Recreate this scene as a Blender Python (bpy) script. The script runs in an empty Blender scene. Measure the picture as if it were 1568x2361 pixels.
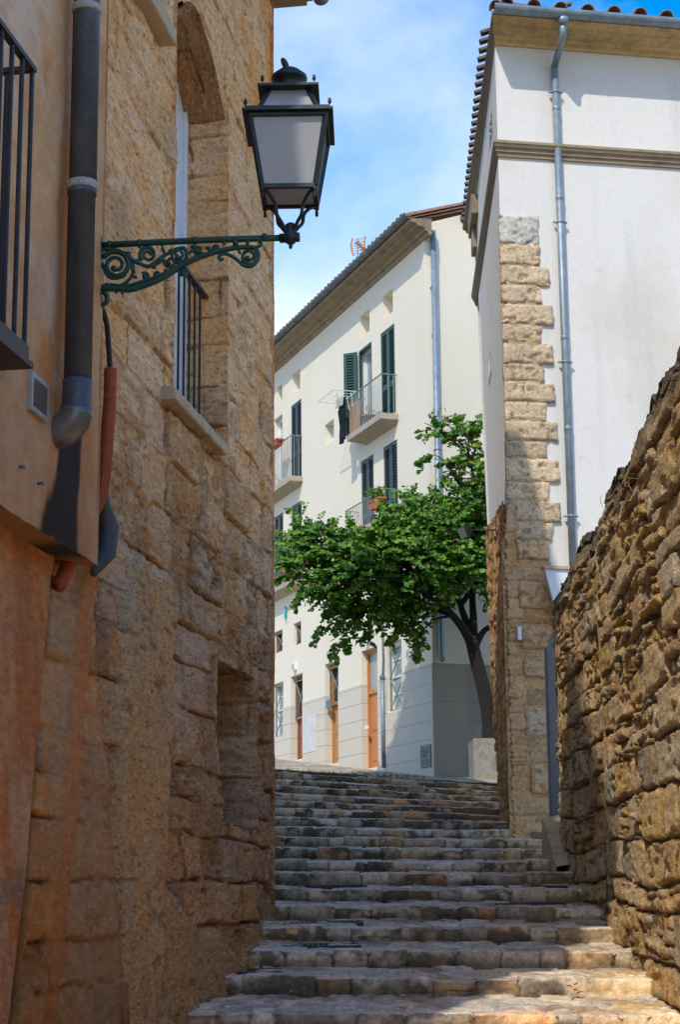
import bpy, math, random
import numpy as np
from mathutils import Vector, Matrix
random.seed(11)
rng = np.random.default_rng(11)
R_ = math.radians
scene = bpy.context.scene
COL = scene.collection

# ------------------------------------------------------------------ camera model (survey of the place)
F, CX, CY = 4100.0, 784.0, 1180.5
def nrm(v):
    v = np.asarray(v, float); return v / np.linalg.norm(v)
_up = nrm((-180, 19320, -4100)); _f = np.array([0, 0, -1.0])
_Y = nrm(_f - _up * _f.dot(_up)); _X = np.cross(_Y, _up)
RC = np.array([_X, _Y, _up])                       # camera -> world
def ray(px, py): return RC @ np.array([px - CX, CY - py, -F])
def atY(px, py, y): r = ray(px, py); return r * (y / r[1])
def atZ(px, py, z): r = ray(px, py); return r * (z / r[2])
Z3 = np.array([0, 0, 1.0])
class Fr:
    """a vertical wall plane: u along it, v up, w out of it"""
    def __init__(s, O, U, N):
        s.O = np.array([O[0], O[1], 0.0]); s.U = nrm([U[0], U[1], 0]); s.N = nrm([N[0], N[1], 0])
    def P(s, u, v, w=0.0): return s.O + s.U * u + s.N * w + Z3 * v
    def A(s, u, v, w):
        u, v, w = np.broadcast_arrays(np.asarray(u, float), np.asarray(v, float), np.asarray(w, float))
        return s.O + u[..., None] * s.U + w[..., None] * s.N + v[..., None] * Z3
    def pix(s, px, py, w=0.0):
        r = ray(px, py); p = r * ((s.O + s.N * w).dot(s.N) / r.dot(s.N))
        return float((p - s.O).dot(s.U)), float(p[2])
    def uw(s, p): return float((p - s.O).dot(s.U)), float((p - s.O).dot(s.N))
lft = lambda U: nrm([-U[1], U[0], 0])
rgt = lambda U: nrm([U[1], -U[0], 0])
U = ray(1450, 2045); LW = Fr(atY(635, 2095, 14), U, rgt(U))                    # old stone house, alley side
A_, B_ = atY(1540, 2275, 11), atY(1335, 2025, 16); RW = Fr(A_, B_ - A_, lft(B_ - A_))  # rubble garden wall
C_ = atY(1168, 1000, 20); a_ = R_(10.5)
RF = Fr(C_, (math.cos(a_), math.sin(a_)), rgt((math.cos(a_), math.sin(a_))))   # white house front
U = ray(905, 2050); RS = Fr(C_, U, lft(U))                                     # white house side
D_ = atY(1000, 1650, 33.5); U = ray(-720, 2057); FF = Fr(D_, U, lft(U))        # far house facade
U2 = rgt(nrm([U[0], U[1], 0])); FS = Fr(D_, U2, rgt(U2))                       # far house gable side

# ------------------------------------------------------------------ noise
_T = {}
def _tab(seed):
    if seed not in _T: _T[seed] = np.random.default_rng(1000 + seed).random((256, 256)) * 2 - 1
    return _T[seed]
def vn(x, y, seed=0):
    t = _tab(seed); x, y = np.broadcast_arrays(np.asarray(x, float), np.asarray(y, float))
    xi = np.floor(x).astype(int); yi = np.floor(y).astype(int); fx = x - xi; fy = y - yi
    fx = fx * fx * fx * (fx * (fx * 6 - 15) + 10); fy = fy * fy * fy * (fy * (fy * 6 - 15) + 10)
    a = t[xi & 255, yi & 255]; b = t[(xi + 1) & 255, yi & 255]; c = t[xi & 255, (yi + 1) & 255]; d = t[(xi + 1) & 255, (yi + 1) & 255]
    return (a * (1 - fx) + b * fx) * (1 - fy) + (c * (1 - fx) + d * fx) * fy
def fbm(x, y, o=4, seed=0, g=0.5):
    s = 0; a = 1; t = 0
    for i in range(o):
        s = s + a * vn(x * 2.03 ** i + 17 * i, y * 2.03 ** i + 31 * i, seed + i); t += a; a *= g
    return s / t
def ss(a, b, x):
    t = np.clip((np.asarray(x, float) - a) / (b - a), 0, 1); return t * t * (3 - 2 * t)
def soft(c, m):
    return c / np.maximum(1, c.max(-1, keepdims=True) / m)
def hsh(i, k=0):
    i = np.asarray(i).astype(np.int64)
    v = np.sin(i * 12.9898 + k * 78.233 + 3.1) * 43758.5453
    return v - np.floor(v)
def mixc(c, d, t): return c * (1 - t[..., None]) + np.asarray(d, float) * t[..., None]
def pal(idx, cols, k=0):
    cols = np.asarray(cols, float); h = hsh(idx, k) * len(cols); i = np.clip(h.astype(int), 0, len(cols) - 1)
    return cols[i]

# ------------------------------------------------------------------ mesh building
class MB:
    def __init__(s): s.v = []; s.f = []; s.c = []; s.n = 0
    def add(s, v, faces, col=None):
        v = np.asarray(v, float).reshape(-1, 3); 
        if isinstance(faces, np.ndarray): s.f.append(faces + s.n)
        else:
            by = {}
            for f in faces: by.setdefault(len(f), []).append(f)
            for k in by: s.f.append(np.array(by[k], int) + s.n)
        if col is None: c = np.full((len(v), 3), 0.5)
        else: c = np.broadcast_to(np.asarray(col, float), (len(v), 3)) if np.ndim(col) == 1 else np.asarray(col, float).reshape(-1, 3)
        s.v.append(v); s.c.append(c); s.n += len(v); return s
    def hexa(s, p, col=None):
        return s.add(p, [(0, 3, 2, 1), (4, 5, 6, 7), (0, 1, 5, 4), (1, 2, 6, 5), (2, 3, 7, 6), (3, 0, 4, 7)], col)
    def box(s, fr, u0, u1, v0, v1, w0, w1, col=None):
        return s.hexa([fr.P(u0, v0, w0), fr.P(u1, v0, w0), fr.P(u1, v0, w1), fr.P(u0, v0, w1),
                       fr.P(u0, v1, w0), fr.P(u1, v1, w0), fr.P(u1, v1, w1), fr.P(u0, v1, w1)], col)
    def bar(s, p, q, a, b, up=(0, 0, 1)):
        """rectangular bar from p to q, a wide and b high"""
        p, q = np.asarray(p, float), np.asarray(q, float); d = nrm(q - p); x = np.cross(d, up)
        if np.linalg.norm(x) < 1e-4: x = np.cross(d, (1, 0, 0))
        x = nrm(x); y = np.cross(x, d); x = x * a / 2; y = y * b / 2
        return s.hexa([p - x - y, p + x - y, p + x + y, p - x + y, q - x - y, q + x - y, q + x + y, q - x + y])
    def poly(s, pts, off, col=None):
        """extruded polygon"""
        pts = [np.asarray(p, float) for p in pts]; n = len(pts); off = np.asarray(off, float)
        return s.add(pts + [p + off for p in pts], [tuple(range(n)), tuple(range(2 * n - 1, n - 1, -1))] +
                     [(i, i + n, (i + 1) % n + n, (i + 1) % n) for i in range(n)], col)
    def tube(s, pts, r, n=8, cap=True, col=None):
        pts = [np.asarray(p, float) for p in pts]; m = len(pts); r = [r] * m if np.isscalar(r) else list(r)
        t = [nrm(pts[min(i + 1, m - 1)] - pts[max(i - 1, 0)]) for i in range(m)]
        x = np.cross(t[0], (0.13, 0.21, 0.97))
        if np.linalg.norm(x) < 1e-3: x = np.cross(t[0], (1, 0, 0))
        x = nrm(x); V = []
        for i in range(m):
            x = nrm(x - t[i] * x.dot(t[i])); y = np.cross(t[i], x)
            for k in range(n):
                a = 2 * math.pi * k / n; V.append(pts[i] + (x * math.cos(a) + y * math.sin(a)) * r[i])
        Fc = [(i * n + k, i * n + (k + 1) % n, (i + 1) * n + (k + 1) % n, (i + 1) * n + k) for i in range(m - 1) for k in range(n)]
        if cap: Fc += [tuple(range(n - 1, -1, -1)), tuple((m - 1) * n + k for k in range(n))]
        return s.add(V, Fc, col)
    def lathe(s, c, prof, n=20, axis=(0, 0, 1), col=None):
        """prof: (radius, distance along axis)"""
        ax = nrm(axis); x = np.cross(ax, (0, 1, 0.1)); x = nrm(x); y = np.cross(ax, x); c = np.asarray(c, float); V = []
        for r, z in prof:
            for k in range(n):
                a = 2 * math.pi * k / n; V.append(c + ax * z + (x * math.cos(a) + y * math.sin(a)) * max(r, 1e-4))
        m = len(prof)
        Fc = [(i * n + k, i * n + (k + 1) % n, (i + 1) * n + (k + 1) % n, (i + 1) * n + k) for i in range(m - 1) for k in range(n)]
        Fc += [tuple(range(n - 1, -1, -1)), tuple((m - 1) * n + k for k in range(n))]
        return s.add(V, Fc, col)
    def grid(s, P, col=None, keep=None):
        a, b = P.shape[:2]; i = np.arange(a * b).reshape(a, b)
        q = np.stack([i[:-1, :-1], i[:-1, 1:], i[1:, 1:], i[1:, :-1]], -1)
        q = q[keep] if keep is not None else q.reshape(-1, 4)
        return s.add(P.reshape(-1, 3), q, None if col is None else col.reshape(-1, 3))
    def build(s, name, mat, parent=None, smooth=False, bevel=0.0, **kw):
        v = np.concatenate(s.v); me = bpy.data.meshes.new(name); me.vertices.add(len(v)); me.vertices.foreach_set('co', v.ravel())
        tot = np.concatenate([np.full(len(f), f.shape[1]) for f in s.f]); li = np.concatenate([f.ravel() for f in s.f])
        st = np.concatenate([[0], np.cumsum(tot)[:-1]])
        me.loops.add(len(li)); me.polygons.add(len(tot)); me.polygons.foreach_set('loop_start', st.astype(np.int32))
        me.loops.foreach_set('vertex_index', li.astype(np.int32)); me.update(calc_edges=True)
        at = me.color_attributes.new('Col', 'FLOAT_COLOR', 'POINT'); c = np.concatenate(s.c)
        at.data.foreach_set('color', np.concatenate([c, np.ones((len(c), 1))], 1).ravel().astype(np.float32))
        me.polygons.foreach_set('use_smooth', np.full(len(tot), bool(smooth)))
        me.materials.append(mat); o = bpy.data.objects.new(name, me); COL.objects.link(o)
        if bevel:
            b = o.modifiers.new('bevel', 'BEVEL'); b.width = bevel; b.segments = 2; b.limit_method = 'ANGLE'; b.angle_limit = R_(35)
        if parent is not None: attach(o, parent)
        for k, x in kw.items(): o[k] = x
        return o
def attach(o, parent):
    o.parent = parent
    if parent.type == 'EMPTY': o.matrix_parent_inverse = Matrix.Translation(parent.location).inverted()
def thing(name, label, cat, loc=(0, 0, 0), group=None):
    o = bpy.data.objects.new(name, None); o.empty_display_size = 0.2; COL.objects.link(o); o.location = Vector([float(x) for x in loc])
    return tag(o, label, cat, group)
def tag(o, label, cat, group=None):
    o['label'] = label; o['category'] = cat
    if group: o['group'] = group
    return o

# ------------------------------------------------------------------ materials
def material(name):
    m = bpy.data.materials.new(name); m.use_nodes = True; nt = m.node_tree; return m, nt, nt.nodes['Principled BSDF']
def N(nt, t, **kw):
    n = nt.nodes.new(t)
    for k, v in kw.items():
        if k in n.inputs.keys(): n.inputs[k].default_value = v
        else: setattr(n, k, v)
    return n
def noise(nt, scale, detail=4, rough=0.6, sc=(1, 1, 1)):
    tc = N(nt, 'ShaderNodeTexCoord'); mp = N(nt, 'ShaderNodeMapping'); mp.inputs['Scale'].default_value = sc
    n = N(nt, 'ShaderNodeTexNoise', Scale=scale, Detail=detail, Roughness=rough)
    nt.links.new(tc.outputs['Object'], mp.inputs['Vector']); nt.links.new(mp.outputs['Vector'], n.inputs['Vector']); return n
def rng_(nt, sock, a, b, c, d):
    m = N(nt, 'ShaderNodeMapRange'); m.inputs[1].default_value = a; m.inputs[2].default_value = b; m.inputs[3].default_value = c; m.inputs[4].default_value = d
    nt.links.new(sock, m.inputs[0]); return m.outputs[0]
def mix(nt, a, b, fac, mode='MIX'):
    m = N(nt, 'ShaderNodeMix', data_type='RGBA', blend_type=mode)
    for i, x in ((0, fac), (6, a), (7, b)):
        if hasattr(x, 'is_linked') or hasattr(x, 'links'): nt.links.new(x, m.inputs[i])
        else: m.inputs[i].default_value = x if i == 0 else (*x, 1)
    return m.outputs[2]
def bump(nt, bs, socks, dist):
    """socks: list of (height socket, strength)"""
    prev = None
    for h, st in socks:
        b = N(nt, 'ShaderNodeBump', Strength=st, Distance=dist); nt.links.new(h, b.inputs['Height'])
        if prev: nt.links.new(prev, b.inputs['Normal'])
        prev = b.outputs['Normal']
    nt.links.new(prev, bs.inputs['Normal'])
def vc_mat(name, rough=0.9, grain=0.35, gs=45, bs_=0.5, bd=0.012, spec=0.25, gs2=170, sc=(1, 1, 1), pit=0.0, ps=55):
    m, nt, b = material(name); at = N(nt, 'ShaderNodeAttribute', attribute_name='Col')
    n1 = noise(nt, gs, 5, 0.65, sc); n2 = noise(nt, gs2, 3, 0.7, sc)
    f = rng_(nt, n1.outputs['Fac'], 0.3, 0.7, 1 - grain, 1 + grain); f2 = rng_(nt, n2.outputs['Fac'], 0.3, 0.7, 1 - grain * 0.6, 1 + grain * 0.6)
    mm = N(nt, 'ShaderNodeMath', operation='MULTIPLY'); nt.links.new(f, mm.inputs[0]); nt.links.new(f2, mm.inputs[1])
    c = mix(nt, at.outputs['Color'], mm.outputs[0], 1.0, 'MULTIPLY')
    if pit:
        n3 = noise(nt, ps, 4, 0.62, sc); pf = rng_(nt, n3.outputs['Fac'], 0.57, 0.66, 0, pit); c = mix(nt, c, (0.10, 0.055, 0.025), pf); lf = rng_(nt, n3.outputs['Fac'], 0.43, 0.33, 0, pit * 0.7); c = mix(nt, c, (0.78, 0.64, 0.47), lf)
    nt.links.new(c, b.inputs['Base Color'])
    b.inputs['Roughness'].default_value = rough; b.inputs['Specular IOR Level'].default_value = spec
    bump(nt, b, [(n1.outputs['Fac'], bs_), (n2.outputs['Fac'], bs_ * 0.6)], bd); return m
def plain(name, col, rough=0.6, metal=0.0, var=0.12, scale=9, dirt=None, bumps=0.12, sc=(1, 1, 1), spec=0.5):
    m, nt, b = material(name); n1 = noise(nt, scale, 5, 0.65, sc); n2 = noise(nt, scale * 7, 4, 0.7)
    f = rng_(nt, n1.outputs['Fac'], 0.3, 0.7, 1 - var, 1 + var); c = mix(nt, col, f, 1.0, 'MULTIPLY')
    if dirt:
        g = rng_(nt, n1.outputs['Fac'], dirt[1], dirt[1] + 0.16, 0, dirt[2]); c = mix(nt, c, dirt[0], g)
    f2 = rng_(nt, n2.outputs['Fac'], 0.3, 0.7, 1 - var * 0.5, 1 + var * 0.5); c = mix(nt, c, f2, 1.0, 'MULTIPLY')
    nt.links.new(c, b.inputs['Base Color']); b.inputs['Roughness'].default_value = rough; b.inputs['Metallic'].default_value = metal
    b.inputs['Specular IOR Level'].default_value = spec
    if bumps: bump(nt, b, [(n2.outputs['Fac'], bumps)], 0.01)
    return m
def plaster(name, col, stain, sc=0.5, amt=0.5, streak=0.35, grey=(0.55, 0.54, 0.5)):
    """limewash: broad blotches, rain streaks, trowel grain"""
    m, nt, b = material(name); n1 = noise(nt, sc, 6, 0.62); n2 = noise(nt, 2.2, 5, 0.6, (1, 1, 0.12)); n3 = noise(nt, 26, 5, 0.6); n4 = noise(nt, 3.1, 6, 0.7)
    c = mix(nt, col, stain, rng_(nt, n1.outputs['Fac'], 0.5, 0.78, 0, amt))
    c = mix(nt, c, grey, rng_(nt, n2.outputs['Fac'], 0.56, 0.8, 0, streak))
    c = mix(nt, c, stain, rng_(nt, n4.outputs['Fac'], 0.6, 0.75, 0, amt * 0.5))
    c = mix(nt, c, rng_(nt, n3.outputs['Fac'], 0.3, 0.7, 0.95, 1.05), 1.0, 'MULTIPLY')
    nt.links.new(c, b.inputs['Base Color']); b.inputs['Roughness'].default_value = 0.92; b.inputs['Specular IOR Level'].default_value = 0.2
    bump(nt, b, [(n4.outputs['Fac'], 0.18), (n3.outputs['Fac'], 0.07)], 0.010); return m
M = dict(
    lwall=vc_mat('weathered limestone', 0.92, 0.26, 30, 0.8, 0.02, sc=(1, .22, 1), pit=.75, ps=58),
    lowwall=vc_mat('stained lower render', 0.92, 0.22, 30, 0.5, 0.012, sc=(1, .25, 1), pit=.25, ps=50),
    rwall=vc_mat('rubble stone', 0.92, 0.36, 30, 0.95, 0.03, gs2=120, sc=(1, .25, 1), pit=.5, ps=36),
    steps=vc_mat('worn step stone', 0.75, 0.30, 20, 0.5, 0.012, 0.35, 80, pit=.35, ps=14),
    orange=vc_mat('stained orange render', 0.9, 0.09, 30, 0.22, 0.008, sc=(1, .25, 1)),
    quoin=vc_mat('quoin sandstone', 0.92, 0.26, 30, 0.8, 0.02, pit=.4, ps=26),
    leaf=None,
    white=plaster('white limewash', (0.745, 0.705, 0.64), (0.58, 0.49, 0.36), 0.45, 0.75, 0.8, (0.56, 0.54, 0.50)),
    cream=plaster('cream limewash', (0.79, 0.705, 0.555), (0.72, 0.62, 0.42), 0.4, 0.6, 0.4, (0.70, 0.68, 0.62)),
    reveal=plaster('cream reveal', (0.78, 0.72, 0.58), (0.66, 0.55, 0.36), 1.5, 0.7, 0.2),
    dado=plaster('dado stone', (0.62, 0.565, 0.465), (0.60, 0.48, 0.32), 0.7, 0.6, 0.35, (0.48, 0.45, 0.39)),
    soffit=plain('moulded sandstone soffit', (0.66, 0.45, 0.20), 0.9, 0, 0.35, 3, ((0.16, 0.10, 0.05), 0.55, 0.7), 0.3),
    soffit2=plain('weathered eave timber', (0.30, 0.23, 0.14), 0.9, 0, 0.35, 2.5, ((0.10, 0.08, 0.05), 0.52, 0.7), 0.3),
    cornice=plain('cornice stone', (0.34, 0.25, 0.16), 0.9, 0, 0.25, 5, ((0.2, 0.14, 0.09), 0.55, 0.6), 0.25),
    sill=plain('limestone sill', (0.50, 0.37, 0.24), 0.9, 0, 0.2, 8, ((0.3, 0.2, 0.11), 0.58, 0.6), 0.3),
    tile=plain('clay roof tile', (0.28, 0.15, 0.095), 0.9, 0, 0.45, 4, ((0.16, 0.13, 0.09), 0.5, 0.7), 0.3),
    tiledark=plain('lichen dark tile', (0.17, 0.13, 0.10), 0.95, 0, 0.4, 5, ((0.05, 0.045, 0.04), 0.5, 0.7), 0.3),
    zinc=plain('zinc', (0.24, 0.30, 0.34), 0.5, 0.35, 0.22, 5, ((0.40, 0.44, 0.46), 0.58, 0.6), 0.1),
    zincdark=plain('weathered zinc gutter', (0.15, 0.16, 0.17), 0.6, 0.3, 0.3, 5, ((0.3, 0.28, 0.24), 0.6, 0.5), 0.1),
    pipe=plain('dark downpipe', (0.075, 0.086, 0.105), 0.5, 0.25, 0.35, 6, ((0.17, 0.16, 0.15), 0.56, 0.55), 0.12, (1, 1, 0.35)),
    elbow=plain('weathered zinc elbow', (0.20, 0.18, 0.155), 0.38, 0.5, 0.3, 7, ((0.08, 0.07, 0.06), 0.52, 0.7), 0.1),
    iron=plain('dark iron', (0.035, 0.033, 0.034), 0.5, 0.4, 0.3, 14, ((0.09, 0.05, 0.035), 0.6, 0.5), 0.2),
    green=plain('green painted iron', (0.010, 0.060, 0.042), 0.42, 0.1, 0.4, 22, ((0.03, 0.035, 0.028), 0.55, 0.6), 0.25),
    lantern=plain('dark green lantern paint', (0.014, 0.022, 0.020), 0.45, 0.2, 0.3, 16, ((0.05, 0.03, 0.022), 0.58, 0.6), 0.2),
    shutter=plain('green shutter paint', (0.016, 0.060, 0.046), 0.5, 0, 0.2, 8, ((0.05, 0.09, 0.075), 0.6, 0.4), 0.1),
    shutter2=plain('faded dark shutter paint', (0.028, 0.040, 0.048), 0.55, 0, 0.2, 8, ((0.08, 0.09, 0.09), 0.6, 0.4), 0.1),
    rail=plain('galvanised rail', (0.30, 0.33, 0.30), 0.5, 0.4, 0.2, 14, None, 0.05),
    concrete=plain('balcony concrete', (0.42, 0.36, 0.26), 0.92, 0, 0.25, 4, ((0.22, 0.18, 0.12), 0.52, 0.6), 0.25),
    concrete2=plain('mossy concrete', (0.30, 0.28, 0.24), 0.95, 0, 0.3, 3, ((0.07, 0.065, 0.045), 0.52, 0.75), 0.4),
    stub=plain('stained ochre render', (0.50, 0.37, 0.225), 0.95, 0, 0.35, 3, ((0.12, 0.09, 0.06), 0.52, 0.7), 0.35),
    frame=plain('white joinery', (0.74, 0.76, 0.78), 0.5, 0, 0.06, 6, None, 0.04),
    wood=plain('varnished orange wood', (0.52, 0.19, 0.045), 0.45, 0, 0.25, 6, ((0.34, 0.11, 0.03), 0.55, 0.5), 0.1, (9, 9, 0.5)),
    wood2=plain('honey wood', (0.46, 0.22, 0.06), 0.5, 0, 0.3, 6, ((0.25, 0.11, 0.03), 0.52, 0.6), 0.1, (2, 2, 8)),
    wood3=plain('red brown wood', (0.27, 0.085, 0.035), 0.5, 0, 0.3, 6, ((0.15, 0.05, 0.02), 0.55, 0.6), 0.1, (9, 9, 0.5)),
    board=plain('orange board', (0.52, 0.24, 0.07), 0.6, 0, 0.25, 5, ((0.3, 0.13, 0.04), 0.55, 0.6), 0.1, (8, 8, 0.6)),
    terra=plain('terracotta', (0.45, 0.13, 0.05), 0.8, 0, 0.2, 10, None, 0.15),
    conduit=plain('orange conduit', (0.42, 0.09, 0.025), 0.5, 0, 0.2, 18, ((0.2, 0.05, 0.02), 0.58, 0.6), 0.1),
    rubber=plain('black rubber', (0.02, 0.02, 0.02), 0.5, 0, 0.2, 18),
    cloth=plain('black cloth', (0.018, 0.019, 0.024), 0.9, 0, 0.25, 14, None, 0.3, spec=0.1),
    gate=plain('blue grey steel paint', (0.20, 0.225, 0.265), 0.5, 0.1, 0.12, 4, ((0.3, 0.33, 0.37), 0.68, 0.6), 0.1, (6, 6, 0.5)),
    bark=plain('dark bark', (0.018, 0.014, 0.011), 0.95, 0, 0.4, 12, ((0.03, 0.025, 0.02), 0.6, 0.4), 0.9, (3, 3, 0.7)),
    yellow=plain('orange antenna plastic', (0.62, 0.24, 0.05), 0.6, 0, 0.2, 14),
    teal=plain('turquoise glaze', (0.03, 0.42, 0.52), 0.3, 0, 0.2, 14),
    plaque=plain('grey plaque', (0.16, 0.17, 0.17), 0.5, 0.3, 0.2, 9),
    scrawl=plain('white paint', (0.52, 0.52, 0.5), 0.7, 0, 0.1, 9),
    ground=plain('earth ground', (0.22, 0.18, 0.13), 0.95, 0, 0.3, 1.2, None, 0.4),
)
def glass_mat(name, col, rough, tr=0.0):
    m, nt, b = material(name); n1 = noise(nt, 5, 4, 0.6); c = mix(nt, col, rng_(nt, n1.outputs['Fac'], 0.3, 0.7, 0.92, 1.08), 1.0, 'MULTIPLY')
    nt.links.new(c, b.inputs['Base Color']); b.inputs['Roughness'].default_value = rough
    if tr:
        out = nt.nodes['Material Output']; t = N(nt, 'ShaderNodeBsdfTranslucent'); nt.links.new(c, t.inputs['Color'])
        s = N(nt, 'ShaderNodeMixShader'); s.inputs[0].default_value = tr; nt.links.new(b.outputs[0], s.inputs[1]); nt.links.new(t.outputs[0], s.inputs[2]); nt.links.new(s.outputs[0], out.inputs['Surface'])
    return m
M['opal'] = glass_mat('opal lantern glass', (0.56, 0.545, 0.55), 0.10, 0.45)
M['glass'] = glass_mat('window glass', (0.10, 0.12, 0.13), 0.08)
M['glass2'] = glass_mat('frosted door glass', (0.30, 0.35, 0.33), 0.2)
M['dark'] = glass_mat('dark window glass', (0.03, 0.035, 0.04), 0.1)
def leaf_mat(name, tr):
    m, nt, b = material(name); at = N(nt, 'ShaderNodeAttribute', attribute_name='Col'); out = nt.nodes['Material Output']
    nt.links.new(at.outputs['Color'], b.inputs['Base Color']); b.inputs['Roughness'].default_value = 0.58; b.inputs['Specular IOR Level'].default_value = 0.25
    t = N(nt, 'ShaderNodeBsdfTranslucent'); g = N(nt, 'ShaderNodeHueSaturation', Saturation=1.32, Value=1.3); nt.links.new(at.outputs['Color'], g.inputs['Color']); nt.links.new(g.outputs[0], t.inputs['Color'])
    s = N(nt, 'ShaderNodeMixShader'); s.inputs[0].default_value = tr; nt.links.new(b.outputs[0], s.inputs[1]); nt.links.new(t.outputs[0], s.inputs[2]); nt.links.new(s.outputs[0], out.inputs['Surface']); return m
M['leaf'] = leaf_mat('heart shaped leaves', 0.22)

# ================================================================== STONE PATTERNS
def ashlar(Uc, Vc, rows, lo, hi, seed, wu=0.03, wv=0.025):
    """coursed blocks: returns distance to the nearest joint, block id, vertical and horizontal joint distances"""
    r = np.random.default_rng(seed)
    Uw = Uc + wu * fbm(Uc * 3.1, Vc * 3.1, 3, seed); Vw = Vc + wv * fbm(Uc * 1.7, Vc * 2.5, 3, seed + 5)
    ed = np.array(rows); ri = np.clip(np.searchsorted(ed, Vw) - 1, 0, len(ed) - 2)
    dv = np.minimum(Vw - ed[ri], ed[ri + 1] - Vw); du = np.zeros_like(dv); bid = np.zeros(dv.shape, int)
    u0, u1 = Uc.min() - 1, Uc.max() + 1
    for k in range(len(ed) - 1):
        e = [u0 - r.random() * hi]
        while e[-1] < u1: e.append(e[-1] + lo + (hi - lo) * r.random())
        e = np.array(e); mk = ri == k
        if not mk.any(): continue
        x = Uw[mk]; i = np.clip(np.searchsorted(e, x) - 1, 0, len(e) - 2)
        du[mk] = np.minimum(x - e[i], e[i + 1] - x); bid[mk] = k * 131 + i
    return np.minimum(du, dv), bid, dv, du
def voronoi(Uc, Vc, su, sv, seed, jit=0.9):
    r = np.random.default_rng(seed); J = r.random((512, 512, 2)); x = Uc / su; y = Vc / sv
    y = y + 0.0; xi = np.floor(x).astype(int); yi = np.floor(y).astype(int)
    f1 = np.full(x.shape, 9.0); f2 = np.full(x.shape, 9.0); cid = np.zeros(x.shape, int)
    for dx in (-2, -1, 0, 1, 2):
        for dy in (-1, 0, 1):
            a = xi + dx; b = yi + dy; j = J[a & 511, b & 511]
            px = a + 0.5 + (j[..., 0] - 0.5) * jit + 0.5 * (b & 1); py = b + 0.5 + (j[..., 1] - 0.5) * jit * 0.75
            d = np.hypot(px - x, (py - y)); nw = d < f1
            f2 = np.where(nw, f1, np.minimum(f2, d)); cid = np.where(nw, (a & 511) * 512 + (b & 511), cid); f1 = np.where(nw, d, f1)
    return f1, f2, cid
exec_order = []

# ================================================================== OLD STONE HOUSE (left)
wu0, wu1, wsill = LW.pix(408, 915)[0] - .07, LW.pix(512, 280)[0], 3.03
def arch(u):
    t = np.clip((u - wu0) / (wu1 - wu0), 0, 1); return 5.66 + 0.30 * np.sin(np.pi * t ** .85) ** 0.8 - 0.18 * t
def batter(Uc, Vc): return 0.25 * ss(2.0, -0.9, Vc) * ss(-0.1, -2.2, Uc) + 0.02 * ss(-0.5, -1.0, Vc)
def upx(px, py, extra=.02):
    w = extra
    for _ in range(4): u, v = LW.pix(px, py, w); w = float(batter(u, v)) + extra
    return u, v
def edge_line(pts):                                              # boundary on the wall as u(v)
    q = np.array([upx(x, y)[::-1] for x, y in pts]); k = np.polyfit(q[:, 0], q[:, 1], 1); return lambda V: np.polyval(k, V)
PIL0 = edge_line([(300, 1310), (292, 1500), (285, 1700), (268, 2000), (250, 2300)]); PIL1 = edge_line([(404, 1400), (398, 1550), (388, 1800), (378, 2000), (368, 2200)])
ST0 = edge_line([(185, 1417), (175, 1527), (160, 1767), (140, 1917), (120, 2167)]); ST1 = edge_line([(222, 1417), (210, 1527), (200, 1767), (175, 1917), (158, 2167)])
GR0 = edge_line([(107, 1467), (75, 1817), (57, 2067)]); GR1 = edge_line([(123, 1467), (95, 1817), (80, 2067)])
nu0, nu1, nv0, nv1 = upx(514, 1700)[0], upx(589, 1700)[0], 0.42, 1.55
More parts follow.
